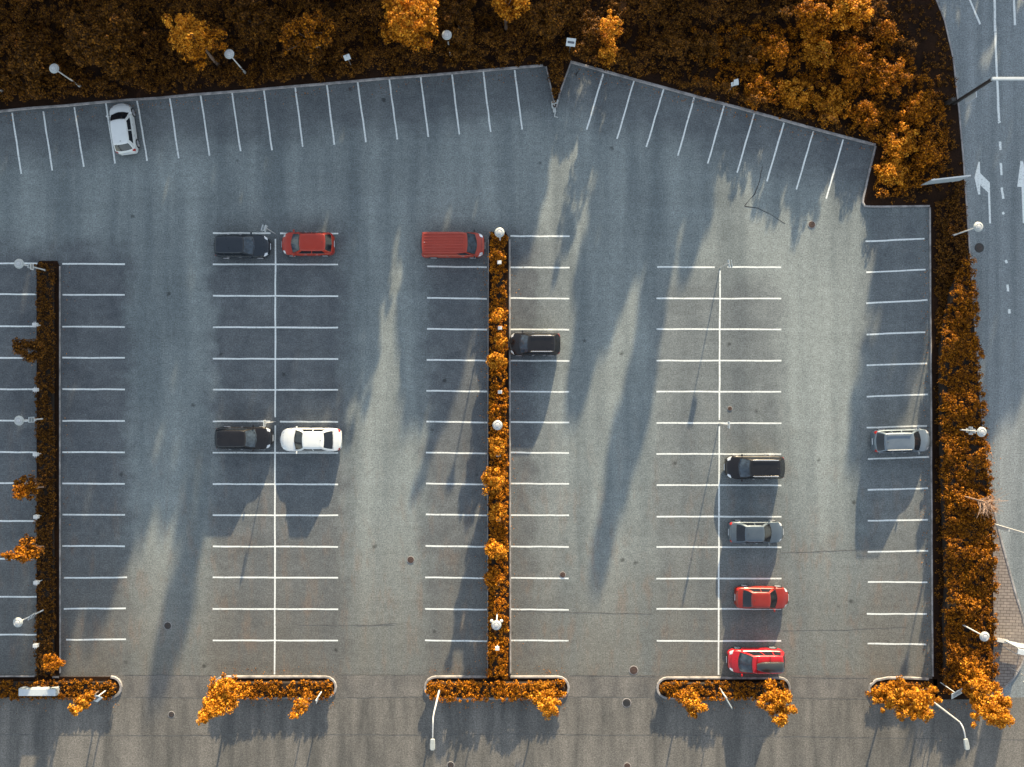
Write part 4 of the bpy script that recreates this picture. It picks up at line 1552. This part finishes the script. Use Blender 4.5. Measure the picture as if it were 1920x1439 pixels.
# posts with socket boxes along the two strips
names = ["topmost", "second from the top", "third from the top", "fourth from the top", "fifth from the top", "sixth from the top", "lowest"]
for i, (x, y) in enumerate(((82, 611), (83, 731), (83, 850), (84, 965), (84, 1086), (83, 1202))):
    b = P(x, y)
    root = empty("socket_post", (b[0], b[1], 0.08), ["topmost", "second from the top", "third from the top", "fourth from the top", "fifth from the top", "lowest"][i] + " of the white socket posts along the left strip", "socket post", "white socket posts along the left strip")
    m_ = MB(); m_.tube([(0, 0, 0), (0, 0, 1.0)], .035, 8); m_.build("post", M['white'], root, True)
    m_ = MB(); m_.box((0, 0, 1.05), (.34, .27, .30)); bo_ = m_.build("box", M['white'], root, bevel=.02)
    m_ = MB()
    for dx in (-.03, .09): m_.box((dx, 0, 1.16), (.03, .46, .03))
    m_.build("hook_bar", M['white'], root)
for i, (x, y) in enumerate(((937, 498), (938, 618), (938, 735), (935, 850), (935, 968), (934, 1085), (933, 1204))):
    b = P(x, y)
    root = empty("socket_post", (b[0], b[1], 0.08), names[i] + " of the small white boxes along the central hedge", "socket post", "small white boxes along the central hedge")
    m_ = MB(); m_.tube([(0, 0, 0), (0, 0, 1.45)], .035, 8); m_.build("post", M['white'], root, True)
    m_ = MB(); m_.box((0, 0, 1.5), (.32, .26, .24)); m_.build("box", M['white'], root, bevel=.02)


# signs
def sign(bx_, by_, h, plates, label, cat="sign", pole_mat=None, tilt=(0, 0), r=.035, group=None, z0=.08):
    """plates: (height of centre, width, height, yaw deg, dx, dy, material, ink rows, kind)"""
    b = P(bx_, by_)
    root = empty("sign_post", (b[0], b[1], z0), label, cat, group)
    m_ = MB()
    m_.tube([(0, 0, 0), (tilt[0], tilt[1], h)], r, 8)
    m_.build("post", pole_mat or M['galv'], root, True)
    for (zc, w, hh, yaw, dx, dy, mat, ink, kind) in plates:
        Rm = Matrix.Rotation(D2(yaw), 3, 'Z')
        if kind == 'tilt': Rm = Rm @ Matrix.Rotation(D2(-48), 3, 'X')
        o = Rm @ Vector((0, -.06, 0))
        c = Vector((dx + o.x + tilt[0] * zc / h, dy + o.y + tilt[1] * zc / h, zc))
        pb = MB(); pb.box(c, (w, .035, hh), M=Rm)
        po = pb.build("sign_plate", mat, root, bevel=.008)
        if ink:
            ib = MB()
            o2 = Rm @ Vector((0, -.022, 0))
            for k in range(ink):
                zz = (k - (ink - 1) / 2) * hh * .7 / max(ink, 1)
                ib.box(c + o2 + Rm @ Vector((0, 0, zz)), (w * .72, .006, hh * .28 / ink), M=Rm)
            ib.build("sign_text", M['signink'], po)
    return root


SW = M['signwhite']
LOT = 0.0
sign(516.5, 439, 2.5, [(2.25, .50, .50, 72, -.16, .02, SW, 0, 0), (2.25, .50, .40, 72, -.38, .05, SW, 0, 0)], "post with two white plates above the dark wagon and the small red hatchback", z0=LOT)
sign(516, 791, 2.5, [(2.3, .5, .50, 90, -.20, -.02, SW, 2, 0)], "post with a small white plate above the white sedan and the black car", z0=LOT)
sign(1350, 503, 2.5, [(2.25, .60, .45, 100, .04, 0, SW, 2, 0), (2.25, .6, .4, 100, .22, 0, M['signgrey'], 0, 0)], "thin post with a grey white plate at the head of the fourth bay block", z0=LOT)
sign(1348.5, 794, 2.8, [(2.6, .55, .50, 90, .0, 0, SW, 2, 0)], "thin post with a plate on the long middle line, left of the black wagon", z0=LOT)
sign(659, 124, 1.9, [(1.7, .5, .42, 20, 0, 0, SW, 0, 'tilt')], "small leaning white sign on the bank right of the brown orange tree")
sign(1067, 100, 2.1, [(1.75, .42, .3, -5, 0, 0, SW, 0, 'tilt'), (2.05, .72, .62, -7, 0, 0, SW, 1, 'tilt')], "square white sign on the bank above the notch in the kerb")
sign(1366, 172, 1.9, [(1.7, .62, .34, 15, 0, 0, SW, 0, 'tilt'), (1.9, .36, .45, 15, .04, .05, SW, 0, 'tilt')], "small white sign on the bank above the middle of the slanted bays")
sign(205, 1290, 2.4, [(2.0, .55, .75, 40, 0, 0, SW, 1, 'tilt')], "small white sign beside the narrow orange tree in the lower left bed", pole_mat=M['white'], r=.05)
sign(606, 1292, 2.3, [(2.0, .5, .5, 78, 0, 0, SW, 0, 0)], "small edge on sign at the right end of the first island", pole_mat=M['white'], r=.05)
sign(1346, 1285, 2.6, [(1.95, 1.15, 1.0, -60, .22, -.38, M['signgrey'], 0, 0), (1.95, 1.0, .85, -60, .26, -.36, SW, 0, 0)], "blue white board on a post at the middle of the island below the red cars")
sign(1762, 1279, 2.6, [(2.25, .95, 1.0, 30, 0.05, 0, SW, 3, 'tilt')], "white notice board with dark lettering between the two lower right trees", pole_mat=M['white'])

# white block in the lower left bed
cb = MB()
x0, y0 = P(44, 1296)[:2]; x1, y1 = P(118, 1285)[:2]
root = empty("monument_block", ((x0 + x1) / 2 + .12, (y0 + y1) / 2 + .04, 0.1), "long white rectangular block in the lower left bed", "block")
cb.box((0, 0, .45), (2.98, .60, .9))
cb.build("block", M['concrete'], root, bevel=.03)
cb = MB(); cb.box((0, 0, .915), (2.9, .52, .03)); cb.build("top_slab", M['signwhite'], root, bevel=.01)

# rubble at the tip of the kerb notch
root = empty("broken_kerb_stone", P(1039, 197), "broken pale kerb stones at the tip of the notch in the top kerb", "rubble")
rr = random.Random(3)
for (dx, dy, s, r_) in ((-.05, .12, (.36, .26, .22), .3), (.24, .20, (.12, .34, .2), -.3), (-.16, -.12, (.12, .4, .14), .2), (.02, -.42, (.26, .42, .08), .1), (.05, -.80, (.10, .35, .05), -.15), (.16, -.98, (.35, .09, .04), -.2)):
    m_ = MB(); m_.box((dx, dy, s[2] / 2 + .02), s, r_); m_.build("stone", M['concrete'], root, bevel=.03)


# drain and manhole covers
def cover(px, py, r, mat, label, grate=False, ring=None):
    b = P(px, py)
    root = empty("manhole_cover", (b[0], b[1], 0.012), label, "manhole cover")
    m_ = MB(); m_.lathe((0, 0, 0), [(r * 1.16, 0), (r * 1.14, .012), (r * .98, .012)], 32); m_.build("frame", ring or M['kerb'], root, True)
    m_ = MB(); m_.lathe((0, 0, .008), [(r, 0), (r * .97, .012)], 32); lid = m_.build("lid", mat, root, True)
    m_ = MB()
    if grate:
        for k in range(-2, 3): m_.box((k * r * .33, 0, .026), (r * .10, r * 1.5 * math.cos(k * .45), .012), .6)
    else:
        m_.lathe((0, 0, .018), [(r * .55, 0), (r * .52, .008), (r * .40, .008), (r * .38, .0)], 24)
    m_.build("grating" if grate else "rib", M['darkmetal'] if grate else M['iron'], lid)
    return root


I_, DM = M['iron'], M['darkmetal']
cover(1522, 421.5, .26, I_, "rusty cover in the upper right aisle above the right hand bays")
cover(770, 1050, .26, I_, "brown cover in the second aisle beside the shaded bays")
cover(1055, 1078, .22, I_, "rusty cover at the end of a bay right of the central hedge")
cover(314.5, 1173.5, .28, DM, "dark cover in the first aisle above the lower left bed")
cover(321.5, 1340, .24, DM, "plain dark cover in the street left of the first island")
cover(1188, 1257, .32, I_, "large brown cover just above the street at the third aisle")
cover(1175, 1318, .32, DM, "dark slotted grate in the street below the third aisle", True)
cover(1176, 1437, .26, I_, "rusty cover cut by the bottom edge in the middle of the street")
cover(845, 1435, .26, DM, "dark cover cut by the bottom edge near the tall street lamp")
cover(1368.5, 766.5, .17, I_, "small round cover above the thin post on the long middle line")
cover(1836, 465, .33, DM, "round dark cover in the road under the right hand round lamp", ring=DM)

# roadside panel, gantry and things by the brick path
a = PV(1720, 351); b2 = PV(1790, 343)
mid = (a + b2) / 2
ang = math.atan2((b2 - a).y, (b2 - a).x)
root = empty("roadside_panel", (mid.x, mid.y, .08), "wide grey panel standing on the verge at the edge of the road", "sign", rz=ang)
ln = (b2 - a).length
m_ = MB(); m_.box((0, 0, 1.35), (ln, .06, 1.5)); m_.build("panel", M['signgrey'], root)
m_ = MB(); m_.box((0, 0, 2.13), (ln + .06, .10, .06)); m_.build("top_frame", M['white'], root)
for s_ in (-1, 1):
    m_ = MB(); m_.tube([(s_ * ln * .42, .07, 0), (s_ * ln * .42, .07, 2.05)], .05, 8); m_.build("post", M['galv'], root, True)

b = PV(1786, 196)
root = empty("sign_gantry", (b.x, b.y, .08), "dark mast at the road bend carrying a pale beam across the road", "gantry")
m_ = MB(); m_.box((0, 0, 2.6), (.20, .20, 5.2)); m_.build("mast", M['darkmetal'], root, bevel=.02)
m_ = MB(); m_.box((3.85, 0, 5.28), (7.9, .20, .20)); m_.build("beam", M['signwhite'], root, bevel=.02)
m_ = MB(); m_.box((.32, -.10, 1.9), (.06, .6, 1.5), .1); pl = m_.build("sign_plate", M['signwhite'], root)
m_ = MB()
for zz in (1.5, 2.1): m_.box((.355, -.10, zz), (.01, .6, .10), .1)
m_.build("stripe", M['signink'], pl)
m_ = MB(); m_.box((-.55, .0, .55), (.35, .25, 1.1)); m_.build("control_cabinet", M['darkmetal'], root, bevel=.02)

b = PV(1856, 981)
root = empty("street_lamp", (b.x, b.y, .08), "slim pole by the brick path crossing the right edge of the picture, upper of two", "lamp post")
m_ = MB(); m_.tube([(0, 0, 0), (0, 0, 4), (0, 0, 7.8)], [.07, .06, .045], 10); m_.build("pole", M['galv'], root, True)
m_ = MB(); m_.box((.06, -.12, 1.55), (.10, .30, 1.5)); m_.build("sign_plate", M['globe'], root, bevel=.03)
m_ = MB(); m_.box((.8, -.2, 7.8), (1.5, .3, .12)); m_.build("lamp_head", M['opal'], root, bevel=.03)
b = PV(1888, 1249)
root = empty("sign_post", (b.x, b.y, .12), "slim pole on the corner of the brick path, lower of two at the right edge", "sign")
m_ = MB(); m_.tube([(0, 0, 0), (0, 0, 3.4)], .035, 8); m_.build("post", M['galv'], root, True)
m_ = MB(); m_.box((0, -.30, 2.6), (.5, .05, .6), .2); m_.build("sign_plate", SW, root)
m_ = MB(); m_.tube([(0, 0, 2.5), (0, -.3, 2.5)], .02, 6); m_.build("bracket", M['galv'], root, True)

# shelter on the brick path
b = PV(1893, 1207)
root = empty("bus_shelter", (b.x, b.y, .12), "small shelter with a flat pale roof standing on the brick path", "shelter")
R1 = D2(-12)
m_ = MB(); m_.box((0, 0, 2.25), (1.75, .42, .10), R1); m_.build("roof", M['signwhite'], root, bevel=.02)
for sx in (-.85, .85):
    for sy in (-.24, .24):
        q_ = Matrix.Rotation(R1, 3, 'Z') @ Vector((sx, sy, 1.1))
        m_ = MB(); m_.box(q_, (.06, .06, 2.2), R1); m_.build("post", M['galv'], root)
q_ = Matrix.Rotation(R1, 3, 'Z') @ Vector((0, .27, 1.2))
m_ = MB(); m_.box(q_, (1.6, .02, 1.7), R1); m_.build("back_panel", M['signgrey'], root)
q_ = Matrix.Rotation(R1, 3, 'Z') @ Vector((-1.0, .22, .5))
m_ = MB(); m_.box(q_, (.9, .30, .06), R1); m_.box(q_ - Vector((0, 0, .28)), (.8, .06, .45), R1); m_.build("bench", M['globe'], root)
